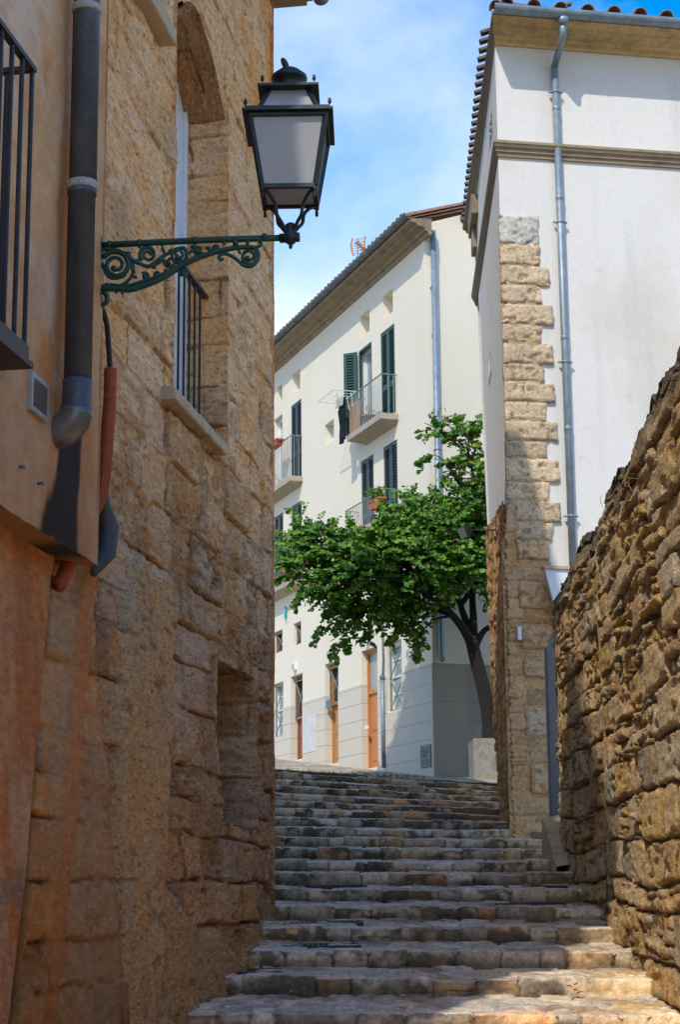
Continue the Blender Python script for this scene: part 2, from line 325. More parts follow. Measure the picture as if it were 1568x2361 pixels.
def limestone(Uc, Vc):
    """height and colour of the alley wall"""
    rows = [-1.6]
    r = np.random.default_rng(5)
    while rows[-1] < 8.4: rows.append(rows[-1] + 0.20 + 0.16 * r.random())
    d, bid, dv, du = ashlar(Uc, Vc, rows, 0.42, 1.0, 21, 0.05, 0.03)
    up = ss(2.2, 4.8, Vc)                                   # better kept masonry higher up
    ero = ss(-0.25, 0.45, fbm(Uc * 0.9, Vc * 0.9, 3, 40)) * (1 - 0.55 * up)
    jw = 0.020 - 0.002 * up
    jn = d + 0.016 * fbm(Uc * 4.5, Vc * 11, 3, 61)
    pil = ss(0.0, jw * .55 + 0.008 * ero, jn)
    jd = (0.046 - 0.014 * up) * (0.3 + 0.7 * ss(-0.2, 0.25, fbm(Uc * 1.6, Vc * 1.6, 2, 44)))
    hb = (hsh(bid, 1) - 0.5) * (0.050 - 0.02 * up)
    tl = (hsh(bid, 5) - 0.5) * 0.03 * (Uc - np.round(Uc * 1.3) / 1.3)
    big = fbm(Uc * 1.6, Vc * 3.6, 4, 71) * 0.013 * (1 - 0.4 * up)
    med = fbm(Uc * 4.2, Vc * 15, 5, 81, 0.66) * 0.013
    pits = ss(0.22, 0.55, fbm(Uc * 5.5, Vc * 22, 4, 91, 0.62)) * (0.35 + 0.65 * ero)
    gouge = ss(0.30, 0.62, fbm(Uc * 1.9, Vc * 5.6, 3, 96)) * (0.3 + 0.7 * ero) * (1 - 0.6 * up)
    h = -jd * (1 - pil) + hb * pil + tl * pil + big + med - 0.026 * pits - 0.036 * gouge
    c = pal(bid, [(.55, .36, .20), (.60, .42, .25), (.51, .35, .21), (.57, .35, .16), (.58, .44, .33), (.49, .33, .20), (.58, .38, .21)], 2)
    c = c * (0.74 + 0.52 * hsh(bid, 3))[..., None]
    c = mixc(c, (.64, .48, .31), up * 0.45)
    n = fbm(Uc * 2.4, Vc * 2.0, 5, 111, 0.6); c = mixc(c, (.58, .30, .10), ss(0.08, 0.5, n) * 0.6)
    lime = ss(0.06, 0.30, fbm(Uc * 2.6, Vc * 8, 5, 121, 0.70) + 0.15 * fbm(Uc * 1.1, Vc, 2, 125)); c = mixc(c, (.72, .59, .45), lime * 0.64)
    strk = ss(0.20, 0.55, fbm(Uc * 6, Vc * 0.9, 4, 131)) * ss(0.9, 1.5, Vc) * (1 - ss(2.2, 2.8, Vc)); c = mixc(c, (.62, .53, .42), strk * 0.6)
    c = mixc(c, (.30, .28, .25), ss(0.25, 0.6, fbm(Uc * 2.0, Vc * 1.7, 4, 141)) * 0.5)
    filled = ss(0.0, 0.3, fbm(Uc * 1.3, Vc * 1.3, 2, 151) - .12 * up); c = mixc(c, (.58, .47, .35), (1 - ss(0.004, jw * 0.9, jn)) * filled * 0.55)
    c = mixc(c, (.22, .125, .055), np.clip((1 - pil) * (1 - filled) * 1.0 + pits * 0.65 + gouge * 0.5, 0, 0.92))
    rust = ss(0.05, 0.4, fbm(Uc * 1.6, Vc * 0.8, 3, 161)) * ss(-1.3, -0.5, Uc) * ss(4.6, 5.8, Vc); c = mixc(c, (.62, .29, .05), rust * 0.8)
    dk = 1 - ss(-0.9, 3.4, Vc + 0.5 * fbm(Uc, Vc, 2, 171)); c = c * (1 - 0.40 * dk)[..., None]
    # rendered pilaster and skirt
    cu0 = PIL0(Vc); cu1 = PIL1(Vc)
    edge = np.minimum(Uc - cu0, cu1 - Uc) + 0.02 * fbm(Uc * 5, Vc * 5, 3, 181)
    pm = ss(-0.02, 0.03, edge) * (1 - ss(1.72, 1.86, Vc + 0.16 * fbm(Uc * 4, Vc, 3, 185)))
    sk = ss(0.0, 0.12, (-0.36 + 0.20 * (-Uc - 2.4).clip(0, 3) + 0.14 * fbm(Uc * 3, Vc, 3, 187)) - Vc) * ss(-4.6, -4.2, Uc) * (1 - ss(-1.6, -1.2, Uc))
    pm = np.maximum(pm, sk * 0.9)
    hp = 0.055 + fbm(Uc * 4, Vc * 3, 4, 191) * 0.014 + fbm(Uc * 7, Vc * 20, 3, 195) * 0.005
    h = h * (1 - pm) + hp * pm
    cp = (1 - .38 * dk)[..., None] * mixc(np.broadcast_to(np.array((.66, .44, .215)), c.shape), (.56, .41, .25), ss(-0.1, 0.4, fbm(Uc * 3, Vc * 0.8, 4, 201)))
    cp = mixc(cp, (.45, .40, .34), ss(0.2, 0.55, fbm(Uc * 6, Vc * 1.2, 4, 205)) * 0.5)
    cp = mixc(cp, (.20, .12, .05), ss(0.36, 0.55, fbm(Uc * 5, Vc * 16, 3, 208)) * 0.7)
    c = mixc(c, cp, pm)
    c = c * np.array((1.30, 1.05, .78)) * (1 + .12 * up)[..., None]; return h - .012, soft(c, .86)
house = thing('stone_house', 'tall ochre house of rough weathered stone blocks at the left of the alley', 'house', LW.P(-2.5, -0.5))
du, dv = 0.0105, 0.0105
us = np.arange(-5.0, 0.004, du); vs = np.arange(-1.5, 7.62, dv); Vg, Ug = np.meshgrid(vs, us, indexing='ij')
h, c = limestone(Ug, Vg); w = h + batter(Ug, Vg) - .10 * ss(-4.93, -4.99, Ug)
edge = ss(-0.10, 0.0, Ug); w = w * (1 - 0.4 * edge) - 0.05 * edge ** 3 * (1 + fbm(Vg * 6, Ug * 6, 3, 215))
jag = 0.02 * fbm(Ug * 9, Vg * 9, 3, 219)
nich = (Ug > nu0 + jag) & (Ug < nu1 + jag) & (Vg > nv0 + jag) & (Vg < nv1 + 0.1 * np.abs(jag) * 10 - 0.05)
win = (Ug > wu0 + jag * 0.6) & (Ug < wu1 + jag * 1.3) & (Vg > wsill) & (Vg < arch(Ug) + jag)
cm = MB(); P = LW.A(Ug + ss(-.2, 0, Ug) * (.035 * fbm(Vg * 4.5, Ug * 2, 3, 223) + .012 * fbm(Vg * 17, Ug * 9, 3, 225)), Vg, w); kill = (nich | win)
keep = ~(kill[:-1, :-1] | kill[1:, :-1] | kill[:-1, 1:] | kill[1:, 1:]); cm.grid(P, c, keep)
def patch(mb, fP, fN, a, b, da, db, seed, amp=0.03, tint=(1, 1, 1), rows=None):
    """rough masonry patch: fP(A,B)->points, fN->outward normal, sizes in metres"""
    A, B = np.meshgrid(np.arange(a[0], a[1] + da / 2, da), np.arange(b[0], b[1] + db / 2, db), indexing='xy')
    h, c = limestone(A * 0.9 - 3 + seed, B * 1.0 + 0.13 * seed)
    h = h * amp / 0.03 + 0.012; PP = fP(A, B) + fN[..., :] * h[..., None]; mb.grid(PP, c * np.asarray(tint)); return mb
dp = 0.28
# window jamb (far side), soffit of the arch, near jamb
patch(cm, lambda A, B: LW.A(wu1 + 0.0 * A, B, -A), -LW.U, (-0.05, dp), (wsill, 5.62), 0.011, 0.011, 0.2, 0.035, (1.02, 0.97, 0.92))
patch(cm, lambda A, B: LW.A(wu0 - .035 + 0.0 * A, B, -A), LW.U, (0.0, dp), (wsill, 5.72), 0.02, 0.02, 0.9, 0.02)
patch(cm, lambda A, B: LW.A(A, arch(A) - 0.0 * B, -B), -Z3, (wu0 - 0.02, wu1 + 0.02), (-0.02, dp), 0.012, 0.012, 1.7, 0.018, (0.9, 0.85, 0.8))
# niche: back of three big blocks, jambs, head, foot
def niche_back():
    A, B = np.meshgrid(np.arange(nu0 - 0.1, nu1 + 0.1, .011), np.arange(nv0 - 0.1, nv1 + 0.1, .011), indexing='xy')
    d, bid, _, _ = ashlar(A, B, [0.0, 0.76, 1.13, 1.9], 3, 4, 77, 0.03, 0.03)
    h = -0.03 * (1 - ss(0, 0.03, d)) + 0.02 * fbm(A * 5, B * 6, 4, 301) + 0.010 * fbm(A * 20, B * 20, 3, 303); c = pal(bid, [(.30, .19, .10), (.25, .17, .10), (.28, .19, .12)], 4)
    c = mixc(c, (.42, .32, .22), (1 - ss(0, 0.018, d)) * 0.8); c = mixc(c, (.14, .08, .04), ss(.3, .6, fbm(A * 9, B * 9, 3, 305)) * .6)
    cm.grid(LW.A(A, B, h - 0.24), c)
niche_back()
patch(cm, lambda A, B: LW.A(nu1 + 0 * A, B, -A), -LW.U, (-0.06, 0.26), (nv0 - .05, nv1 + .05), 0.012, 0.012, 2.2, 0.03)
patch(cm, lambda A, B: LW.A(nu0 + 0 * A, B, -A), LW.U, (-0.05, 0.26), (nv0 - .05, nv1 + .05), 0.012, 0.012, 2.9, 0.02)
patch(cm, lambda A, B: LW.A(A, nv1 - 0.02 + 0 * B, -B), -Z3, (nu0 - .03, nu1 + .03), (-0.04, 0.26), 0.012, 0.012, 3.3, 0.03)
patch(cm, lambda A, B: LW.A(A, nv0 - 0.45 * (0.0 - B * -1) * 0 + 0.25 * B, -B), Z3, (nu0 - .03, nu1 + .03), (-0.05, 0.26), 0.012, 0.012, 3.9, 0.04)
# far end of the wall, turned round the corner
patch(cm, lambda A, B: LW.A(0.0 * A - 0.02, B, -A), LW.U, (0.0, 3.0), (-1.5, 7.6), 0.05, 0.05, 4.7, 0.02)
wall = cm.build('stone_wall', M['lwall'], house, True)
mb = MB(); mb.box(LW, -5.1, -5.0, -1.4, 7.6, -3, -0.4); mb.box(LW, -5.0, -0.1, -1.4, 7.6, -3.0, -2.95); mb.box(LW, -5.3, -.02, 7.62, 11.5, -3.0, -.02); mb.build('added_shade_storey', M['sill'], house); mb = MB(); mb.hexa([(-8, 14.6, -.5), (-1.35, 14.6, -.5), (-1.35, 25, -.5), (-8, 25, -.5), (-8, 14.6, 12), (-1.35, 14.6, 12), (-1.35, 25, 12), (-8, 25, 12)]); mb.build('stair_shade_block', M['sill'], house); mb = MB(); mb.box(LW, -5.3, .25, 11.5, 11.62, -3.2, .3); mb.build('roof', M['tile'], house)  # unseen storey above eave and hidden rear block, both added to shade the stairs
# window: white closed panel behind the opening, with frame
fr_ = MB(); fr_.box(LW, wu0 - .02, wu1 + .02, wsill + .03, 5.92, -0.30, -0.275); wf = fr_.build('window', M['frame'], house)
g = MB()
for a, b in ((wu0, wu0 + .06), ((wu0 + wu1) / 2 - .04, (wu0 + wu1) / 2 + .04), (wu1 - .06, wu1)): g.box(LW, a, b, wsill + .03, 5.9, -0.275, -0.25)
g.box(LW, wu0 + .06, wu1 - .06, wsill + .03, wsill + .13, -0.275, -0.255); g.build('window_frame', M['frame'], wf, bevel=.004)
# sill and the sill of the window above
sv = MB(); a, b = LW.pix(399, 917, .06)[0], LW.pix(521, 1046, .06)[0]
def slab(fr, u0, u1, v0, v1, w0, w1, n=26, amp=.008, seed=3):
    m = MB(); us_ = np.linspace(u0, u1, n * 2); pr = [(w0, v0), (w1 - .006, v0), (w1, v0 + .006), (w1, v1 - .008), (w1 - .012, v1), (w0, v1)]
    pts = []
    for i in range(len(pr) - 1):
        for k in range(4): t = k / 4; pts.append((pr[i][0] * (1 - t) + pr[i + 1][0] * t, pr[i][1] * (1 - t) + pr[i + 1][1] * t))
    pts.append(pr[-1]); pts = np.array(pts); Uq, W = np.meshgrid(us_, pts[:, 0]); _, V = np.meshgrid(us_, pts[:, 1])
    nz = amp * fbm(Uq * 7, V * 7 + W * 11, 4, seed); m.grid(fr.A(Uq, V + nz * .7, W + nz))
    for u, order in ((u0, 1), (u1, -1)): m.add([fr.P(u, y, x) for x, y in pr], [tuple(range(len(pr)))[::order]])
    return m
slab(LW, wu0 - .03, wu1 + .03, 2.95, 3.02, -.3, -.031).build('inner_sill', M['sill'], house, True); s_ = slab(LW, a, b, 2.945, 3.025, -0.03, 0.07); s_.build('window_sill', M['sill'], house, True)
slab(LW, -4.75, -3.72, 5.19, 5.30, -0.05, 0.10, seed=9).build('upper_sill', M['sill'], house, True)
# guard rail of the window
rl = MB(); z0, z1 = wsill + .06, LW.pix(440, 640, -.10)[1]
rl.box(LW, wu0 + .02, wu1 - .03, z1, z1 + .022, -.135, -.085); rl.box(LW, wu0 + .02, wu1 - .03, z0, z0 + .02, -.125, -.095)
k = wu0 + .06
while k < wu1 - .05: rl.box(LW, k, k + .016, z0 + .02, z1, -.117, -.103); k += .15
rl.build('guard_rail', M['iron'], house)
# eave past the top of the wall
ev = MB(); z = 7.47; ev.box(LW, -5.0, 0.16, z, z + .06, -.4, .26); ev.box(LW, -5.0, .20, z + .06, z + .12, -.4, .30); ev.build('eave', M['cornice'], house)
gt = MB()
def gutter(m, p, q, r=.075, out=None, n=10):
    p, q = np.asarray(p, float), np.asarray(q, float); d = nrm(q - p); x = nrm(np.cross(d, Z3)); ring = []
    for k in range(n + 1): a = math.pi * (1 + k / n); ring.append((math.cos(a) * r, math.sin(a) * r))
    for k in range(n, -1, -1): a = math.pi * (1 + k / n); ring.append((math.cos(a) * (r - .006), math.sin(a) * (r - .006)))
    m.poly([p + x * a + Z3 * b for a, b in ring], q - p); return m
gutter(gt, LW.P(-5.0, z + .09, .375), LW.P(.22, z + .09, .375), .07); gt.build('gutter', M['zincdark'], house)

# ================================================================== ORANGE HOUSE (near left)
oh = thing('orange_house', 'nearest house on the left with stained orange render and an overhanging upper wall', 'house', LW.P(-7, -1))
BW = .175; bu1 = LW.pix(225, 1303, BW)[0]; bz = 1.57
pe = LW.pix(172, 1005, BW)                               # where the pipe ends
Ub, Vb = np.meshgrid(np.arange(-10.2, bu1 + .001, .02), np.arange(bz, 10.26, .02), indexing='xy')
def render_col(Uc, Vc):
    c = np.broadcast_to(np.array((.64, .35, .16)), Uc.shape + (3,)).copy()
    c = mixc(c, (.72, .53, .37), ss(3.2, 6.4, Vc) * 0.75)
    c = mixc(c, (.62, .20, .035), ss(-0.18, 0.30, fbm(Uc * 2.0 + .5 * fbm(Uc * 3, Vc * 3, 3, 402), Vc * .85, 5, 401, .62)) * .75)
    c = mixc(c, (.66, .48, .36), ss(0.02, 0.4, fbm(Uc * 2.2 + .4 * fbm(Uc * 4, Vc * 4, 3, 412), Vc * 1.3, 6, 411, .65)) * .75)
    c = mixc(c, (.46, .22, .12), ss(0.2, 0.5, fbm(Uc * 2, Vc * 2, 4, 421)) * .45)
    c = c * (1 + .16 * fbm(Uc * 9, Vc * 7, 5, 425, .7))[..., None]; return c
cb = render_col(Ub, Vb)
wl = .0 + (pe[1] - Vb) * .03
st = ss(.17, .12, np.abs(Ub - pe[0] + .02 + .22 * (pe[1] - Vb).clip(0, 2) - .10 * fbm(Vb * 1.5, Ub * .5, 3, 431)) * (.85 - .35 * ss(pe[1], bz, Vb)) + .045 * fbm(Ub * 9, Vb * 3, 4, 433)) * ss(pe[1] + .35, pe[1] + .0, Vb)
cb = mixc(cb, (.016, .014, .012), st * .97)
st2 = ss(.10, .04, np.abs(Ub - pe[0] + .10)) * ss(pe[1] - .2, pe[1] + .5, Vb); cb = mixc(cb, (.13, .08, .05), st2 * .8)
halo = ss(.42, .15, np.abs(Ub - pe[0])) * ss(pe[1] + 1.2, pe[1] - .2, Vb); cb = mixc(cb, (.52, .19, .035), halo * (1 - st) * .7)
ob = MB(); hb = fbm(Ub * 2, Vb * 2, 4, 441) * .012; ej = .012 * fbm(Ub * 8, 3 + 0 * Vb, 3, 445) * ss(bz + .1, bz, Vb)
ob.grid(LW.A(Ub, Vb + ej, BW + hb - .01 * ss(bu1 - .03, bu1, Ub)), cb)
# underside and end of the overhang
Uu, Wu = np.meshgrid(np.arange(-10.2, bu1 + .001, .03), np.linspace(-.35, BW + .002, 12), indexing='xy')
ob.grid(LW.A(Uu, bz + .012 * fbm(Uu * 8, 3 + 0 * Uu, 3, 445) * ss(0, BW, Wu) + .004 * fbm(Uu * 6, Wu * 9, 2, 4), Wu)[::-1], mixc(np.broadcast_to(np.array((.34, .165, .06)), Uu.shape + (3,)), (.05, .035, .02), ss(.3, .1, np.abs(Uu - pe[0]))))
Wv, Vv = np.meshgrid(np.linspace(BW, -.35, 20), np.arange(bz, 10.26, .04), indexing='xy'); ob.grid(LW.A(bu1 + 0 * Wv, Vv, Wv), render_col(Wv - 5, Vv))
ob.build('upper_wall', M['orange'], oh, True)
# lower wall under the overhang: render, a groove, stripped stone
Ul, Vl = np.meshgrid(np.arange(-10.2, -4.80, .014), np.arange(-2.6, 1.7, .014), indexing='xy')
hs, cs = limestone(Ul + 4.2, Vl)
e1 = LW.pix(108, 1500)[0]; e2 = LW.pix(128, 1500)[0]; s0 = LW.pix(150, 1500)[0]; s1 = LW.pix(212, 1500)[0]
jit = .03 * fbm(Vl * 3, Ul * 3, 3, 451)
ren = ss(.03, -.01, Ul - GR0(Vl)); gro = 1.3 * ss(-.008, .012, np.minimum(Ul - GR0(Vl), GR1(Vl) - Ul))
strip = ss(-.012, .012, np.minimum(Ul - ST0(Vl), ST1(Vl) - Ul) + jit)
cr = render_col(Ul * 1.3 + 3, Vl * .6) * .92
cr = mixc(cr, (.42, .21, .075), ss(.0, .5, fbm(Ul * 2.0, Vl * .8, 5, 455, .6)) * .8); cr = mixc(cr, (.26, .22, .18), ss(.22, .5, fbm(Ul * 1.2, Vl * 1.6, 5, 457, .62)) * .8)
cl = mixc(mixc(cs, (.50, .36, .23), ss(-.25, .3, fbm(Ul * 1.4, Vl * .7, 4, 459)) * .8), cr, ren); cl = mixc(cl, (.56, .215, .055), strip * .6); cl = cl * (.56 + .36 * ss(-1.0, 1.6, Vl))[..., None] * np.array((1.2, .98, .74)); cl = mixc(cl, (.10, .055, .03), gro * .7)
hl = (.65 * hs - .01) * (1 - ren) * (1 - strip) + ren * (.02 + .012 * fbm(Ul * 3, Vl * 2, 4, 461)) + strip * (.01 + .01 * fbm(Ul * 6, Vl * 4, 4, 463)) - .05 * gro
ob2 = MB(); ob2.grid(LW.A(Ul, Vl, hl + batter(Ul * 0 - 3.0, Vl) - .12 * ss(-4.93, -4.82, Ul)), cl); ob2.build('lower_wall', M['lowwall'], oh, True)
mb = MB(); mb.box(LW, -10.2, bu1 - .01, 10.25, 10.4, -3, BW + .3); mb.box(LW, -10.2, -10.1, -2.6, 10.25, -3, 0); mb.box(LW, -10.1, -5.45, -2.6, 10.25, -3, -2.9); mb.build('roof', M['tile'], oh)
# vent grille
vv = MB(); p1 = LW.pix(63, 855, BW); p2 = LW.pix(100, 975, BW); vu0, vu1 = p1[0], p2[0]; vz1 = LW.pix(63, 855, BW)[1]; vz0 = LW.pix(62, 945, BW)[1]
t_ = .022
for a, b, c1, d1 in ((vu0, vu1, vz0, vz0 + t_), (vu0, vu1, vz1 - t_, vz1), (vu0, vu0 + t_, vz0 + t_, vz1 - t_), (vu1 - t_, vu1, vz0 + t_, vz1 - t_)): vv.box(LW, a, b, c1, d1, BW - .002, BW + .022)
vg = vv.build('vent_grille', plain('aluminium', (.42, .40, .38), .45, .5, .2, 14), oh)
sl = MB(); n_ = 16
for i in range(n_):
    z = vz0 + t_ + (vz1 - vz0 - 2 * t_) * (i + .5) / n_; hgt = (vz1 - vz0 - 2 * t_) / n_
    sl.hexa([LW.P(vu0 + t_, z - hgt * .30, BW + .022), LW.P(vu1 - t_, z - hgt * .30, BW + .022), LW.P(vu1 - t_, z - hgt * .05, BW + .022), LW.P(vu0 + t_, z - hgt * .05, BW + .022),
             LW.P(vu0 + t_, z + hgt * .35, BW + .004), LW.P(vu1 - t_, z + hgt * .35, BW + .004), LW.P(vu1 - t_, z + hgt * .43, BW + .004), LW.P(vu0 + t_, z + hgt * .43, BW + .004)])
sl.box(LW, vu0 + t_, vu1 - t_, vz0 + t_, vz1 - t_, BW + .001, BW + .003); sl.build('vent_slats', plain('vent slats', (.34, .30, .27), .6, .2, .2, 14), vg)
for px, py in ((42, 1077), (87, 1115)):
    u, v = LW.pix(px, py, BW); b_ = MB(); b_.lathe(LW.P(u, v, BW - .01), [(.007, 0), (.007, .03), (.011, .03), (.011, .04), (0, .042)], 8, LW.N); b_.build('anchor_bolt', M['zinc'], oh, True)
# rain pipe
pr = .066; pw = BW + pr + .03
pu = LW.pix(199, 30, pw)[0]; ztop = 8.8; zj1 = LW.pix(195, 445, pw)[1]; zend = LW.pix(185, 965, pw)[1]; zt2 = LW.pix(199, 22, pw)[1]
pp = MB(); zb = LW.pix(180, 880, pw)[1]
pp.lathe(LW.P(pu, 0, pw), [(pr * .97, zt2), (pr * .97, ztop)], 24)
pp.lathe(LW.P(pu, 0, pw), [(pr, zj1 + .03), (pr, zt2 - .01), (pr * 1.05, zt2 - .005), (pr * 1.05, zt2 + .02), (pr, zt2 + .03)], 24)
pp.lathe(LW.P(pu - .012, 0, pw), [(pr * .98, zb - .01), (pr * .98, zj1 - .03), (pr * 1.06, zj1 - .03), (pr * 1.06, zj1 - .005)], 24)
pp.lathe(LW.P(pu - .012, 0, pw), [(pr * 1.04, zend), (pr * 1.05, zend + .02), (pr * 1.05, zb - .02), (pr * 1.08, zb), (pr * .99, zb + .005)], 24)
dpipe = pp.build('downpipe', M['pipe'], oh, True)
cl_ = MB(); cl_.lathe(LW.P(pu - .004, 0, pw), [(pr * 1.02, zj1 - .004), (pr * 1.1, zj1), (pr * 1.12, zj1 + .03), (pr * 1.02, zj1 + .04)], 24); CRU = plain('crusted sealant', (.46, .40, .35), .9, 0, .3, 20, ((.16, .09, .05), .54, .8), .6); cl_.build('pipe_collar', CRU, dpipe, True); cl_ = MB(); cl_.lathe(LW.P(pu, 0, pw), [(pr * 1.02, zt2 - .02), (pr * 1.1, zt2 - .015), (pr * 1.1, zt2 + .015), (pr * 1.02, zt2 + .02)], 24)
cl_.build('pipe_collar', CRU, dpipe, True)
eb = MB(); pts = []
for k in range(9): a = math.pi / 2 * k / 8; pts.append(LW.P(pu - .012, zend + .03 - .105 * math.sin(a), pw - .105 * (1 - math.cos(a))))
pts.append(LW.P(pu - .012, zend - .075, BW - .03)); eb.tube(pts, pr * 1.16, 22); eb.build('pipe_elbow', M['elbow'], dpipe, True)
# second pipe that passes behind the corner
gp = MB(); a = LW.pix(240, 1165, .07); b = LW.pix(248, 1215, .07); c2 = LW.pix(243, 1275, .07); e_ = LW.pix(215, 1322, .07)
SHOE = plain('grey plastic shoe', (.075, .074, .074), .6, 0, .3, 7, ((.15, .14, .13), .58, .5), .1); gp.tube([LW.P(a[0] - .05, a[1] + .10, .07), LW.P(a[0], a[1], .07), LW.P(b[0], b[1], .07), LW.P(c2[0], c2[1], .07), LW.P(e_[0], e_[1], .07)], [.02, .035, .06, .055, .02], 16); gp.build('pipe_shoe', SHOE, oh, True)
# balcony at the near end
bl = thing; W1 = .56
c1 = LW.pix(84, 168, W1); bu = c1[0]; rz = c1[1]; fz = LW.pix(72, 840, W1)[1]
bc = MB(); bc.box(LW, -9.6, bu, fz, fz + .06, BW - .02, W1); bc.box(LW, -9.6, bu + .012, fz - .025, fz - .001, BW, W1 + .015); bal = bc.build('balcony', M['iron'], oh)
rb = MB(); rb.box(LW, -9.6, bu, rz, rz + .02, W1 - .03, W1); rb.box(LW, bu - .03, bu, rz - .001, rz + .019, BW - .02, W1 - .03)
k = bu - .012
while k > -9.5: rb.tube([LW.P(k, fz + .05, W1 - .015), LW.P(k, rz + .005, W1 - .015)], .0095, 8); k -= .115
for k in range(1, 4): rb.tube([LW.P(bu - .015, fz + .05, W1 - .015 - k * .1), LW.P(bu - .015, rz, W1 - .015 - k * .1)], .0095, 8)
rb.build('balcony_railing', M['iron'], bal)
# cable and conduit hung on the stone
def corrugated(m, pts, r, pitch=.012):
    pts = [np.asarray(p, float) for p in pts]; out = []; rr = []
    for i in range(len(pts) - 1):
        L = np.linalg.norm(pts[i + 1] - pts[i]); n = max(2, int(L / pitch * 4))
        for k in range(n): out.append(pts[i] + (pts[i + 1] - pts[i]) * k / n); rr.append(r * (1 + .09 * math.sin(k * math.pi / 2)))
    out.append(pts[-1]); rr.append(r); return m.tube(out, rr, 14)
cw = .10; q = [LW.pix(px, py, cw) for px, py in ((254, 851), (252, 930), (245, 1030), (238, 1100), (230, 1150), (200, 1250), (170, 1322), (158, 1352))]
cd = MB(); corrugated(cd, [LW.P(u, v, cw - (0.0 if i < 5 else .05)) for i, (u, v) in enumerate(q)], .033)
tag(cd.build('cable_conduit', M['conduit'], None, True), 'orange corrugated conduit hanging down the stone beside the dark rain pipe', 'conduit')
# ================================================================== STREET LAMP
lampY = LW.P(bu1 - .03, 0, BW)[1]
BF = Fr(LW.P(bu1 - .04, 0, BW), LW.N, -LW.U)                    # vertical plane of the bracket
def bp(x, y, w=0.0):                                           # survey point on the bracket plane
    u, v = BF.pix(x * .34 + 188, y * .34 + 502, w); return BF.P(u, v, w)
lamp = thing('street_lamp', 'green iron wall lantern on a scrolled bracket reaching out from the orange house', 'street lamp', BF.P(0, 2.9, 0))
ax = atY(668, 545, 1.0); LU, LV = BF.pix(670, 548)
hub = BF.P(LU, LV, 0)
br = MB(); t0 = bp(85, 190); br.tube([t0, bp(480, 168), bp(900, 150), hub], .0165, 14)
for x in (180, 380, 760, 1230): a = bp(x, 186 - (x - 100) * .047); b = bp(x + 22, 185 - (x - 100) * .047); br.tube([a, b], .0205, 14)
br.build('bracket_arm', M['green'], lamp, True)
pl = MB(); a = bp(85, 165); b = bp(85, 530); pl.poly([BF.P(-.03, a[2] + .02, .03), BF.P(.006, a[2] + .02, .03), BF.P(.006, b[2] - .02, .03), BF.P(-.03, b[2] - .02, .03)], BF.N * -.06); pl.build('wall_plate', M['green'], lamp, bevel=.004)
def smooth(pts, n=6):
    pts = [np.asarray(p, float) for p in pts]; out = []
    for i in range(len(pts) - 1):
        p0, p1, p2, p3 = pts[max(i - 1, 0)], pts[i], pts[i + 1], pts[min(i + 2, len(pts) - 1)]
        for k in range(n): t = k / n; out.append(.5 * (2 * p1 + (p2 - p0) * t + (2 * p0 - 5 * p1 + 4 * p2 - p3) * t * t + (3 * p1 - p0 - 3 * p2 + p3) * t ** 3))
    out.append(pts[-1]); return out
sc = MB()
def scroll(pts, r0, r1, w=0.0):
    p = smooth([bp(x, y, w) for x, y in pts]); n = len(p); sc.tube(p, [r0 + (r1 - r0) * i / (n - 1) for i in range(n)], 8)
def spiral(cx, cy, R, a0, turns, r0, r1, k=.32, w=0.0):
    n = int(28 * abs(turns)); p = []
    for i in range(n + 1): t = i / n; a = R_(a0) + t * turns * 2 * math.pi; rr = R * (1 - t * (1 - k)); p.append(bp(cx + rr * math.cos(a), cy + rr * math.sin(a), w))
    sc.tube(p, [r0 + (r1 - r0) * i / n for i in range(n + 1)], 8)
    sc.lathe(p[-1] - BF.N * .012, [(r1 * 1.7, 0), (r1 * 1.7, .024)], 10, BF.N)
def leaflet(x, y, dx, dy, L=38, wd=11):
    a = math.atan2(dy, dx); P_ = []
    for t, ww in ((0, .35), (.3, 1), (.6, .75), (1, 0.02)):
        P_.append((t * L, ww * wd))
    f = lambda s, o: bp(x + s * math.cos(a) - o * math.sin(a), y + s * math.sin(a) + o * math.cos(a))
    top = [f(s, o) for s, o in P_] + [f(s, -o) for s, o in P_[::-1]]
    sc.poly([p + BF.N * .009 for p in top], -BF.N * .018)
scroll([(118, 470), (180, 478), (260, 480), (330, 485), (430, 455), (520, 420), (600, 375), (680, 325), (760, 285), (850, 250), (950, 222), (1040, 205), (1120, 200), (1180, 205)], .019, .012)
scroll([(190, 455), (300, 462), (420, 430), (540, 385), (640, 330), (740, 280), (850, 240)], .010, .007, .008)
scroll([(1180, 205), (1215, 185), (1215, 165), (1195, 165)], .010, .008)
spiral(1138, 262, 66, -70, 1.55, .012, .008, .30)
scroll([(1178, 235), (1185, 290), (1150, 328), (1100, 322), (1060, 290), (1020, 262), (980, 245), (945, 250), (930, 272), (945, 285), (960, 275)], .012, .008)
spiral(232, 322, 100, -150, 1.75, .015, .009, .28); spiral(232, 330, 140, 120, -.45, .010, .008, .8)
scroll([(115, 260), (130, 225), (170, 210), (240, 225), (300, 260), (330, 310), (345, 350), (350, 395), (375, 405)], .014, .008)
scroll([(250, 235), (300, 245), (340, 285), (390, 310), (450, 330), (500, 300), (545, 265), (600, 235), (650, 210), (700, 205)], .012, .009)
spiral(450, 250, 58, 140, 1.5, .011, .007); spiral(655, 255, 62, -60, 1.45, .011, .008); spiral(600, 300, 40, 200, -1.2, .010, .007)
spiral(790, 222, 36, 20, 1.3, .009, .006); spiral(905, 205, 28, 160, -1.2, .008, .006); spiral(512, 385, 26, 40, 1.2, .008, .006); spiral(680, 378, 28, 60, -1.1, .009, .007); spiral(430, 400, 30, 220, 1.1, .008, .006)
scroll([(820, 245), (780, 220), (740, 230), (700, 260)], .009, .007); scroll([(545, 205), (560, 250), (530, 300), (470, 335)], .010, .007)
scroll([(150, 500), (172, 540), (165, 575), (135, 592), (112, 585), (118, 560), (138, 560)], .014, .009)
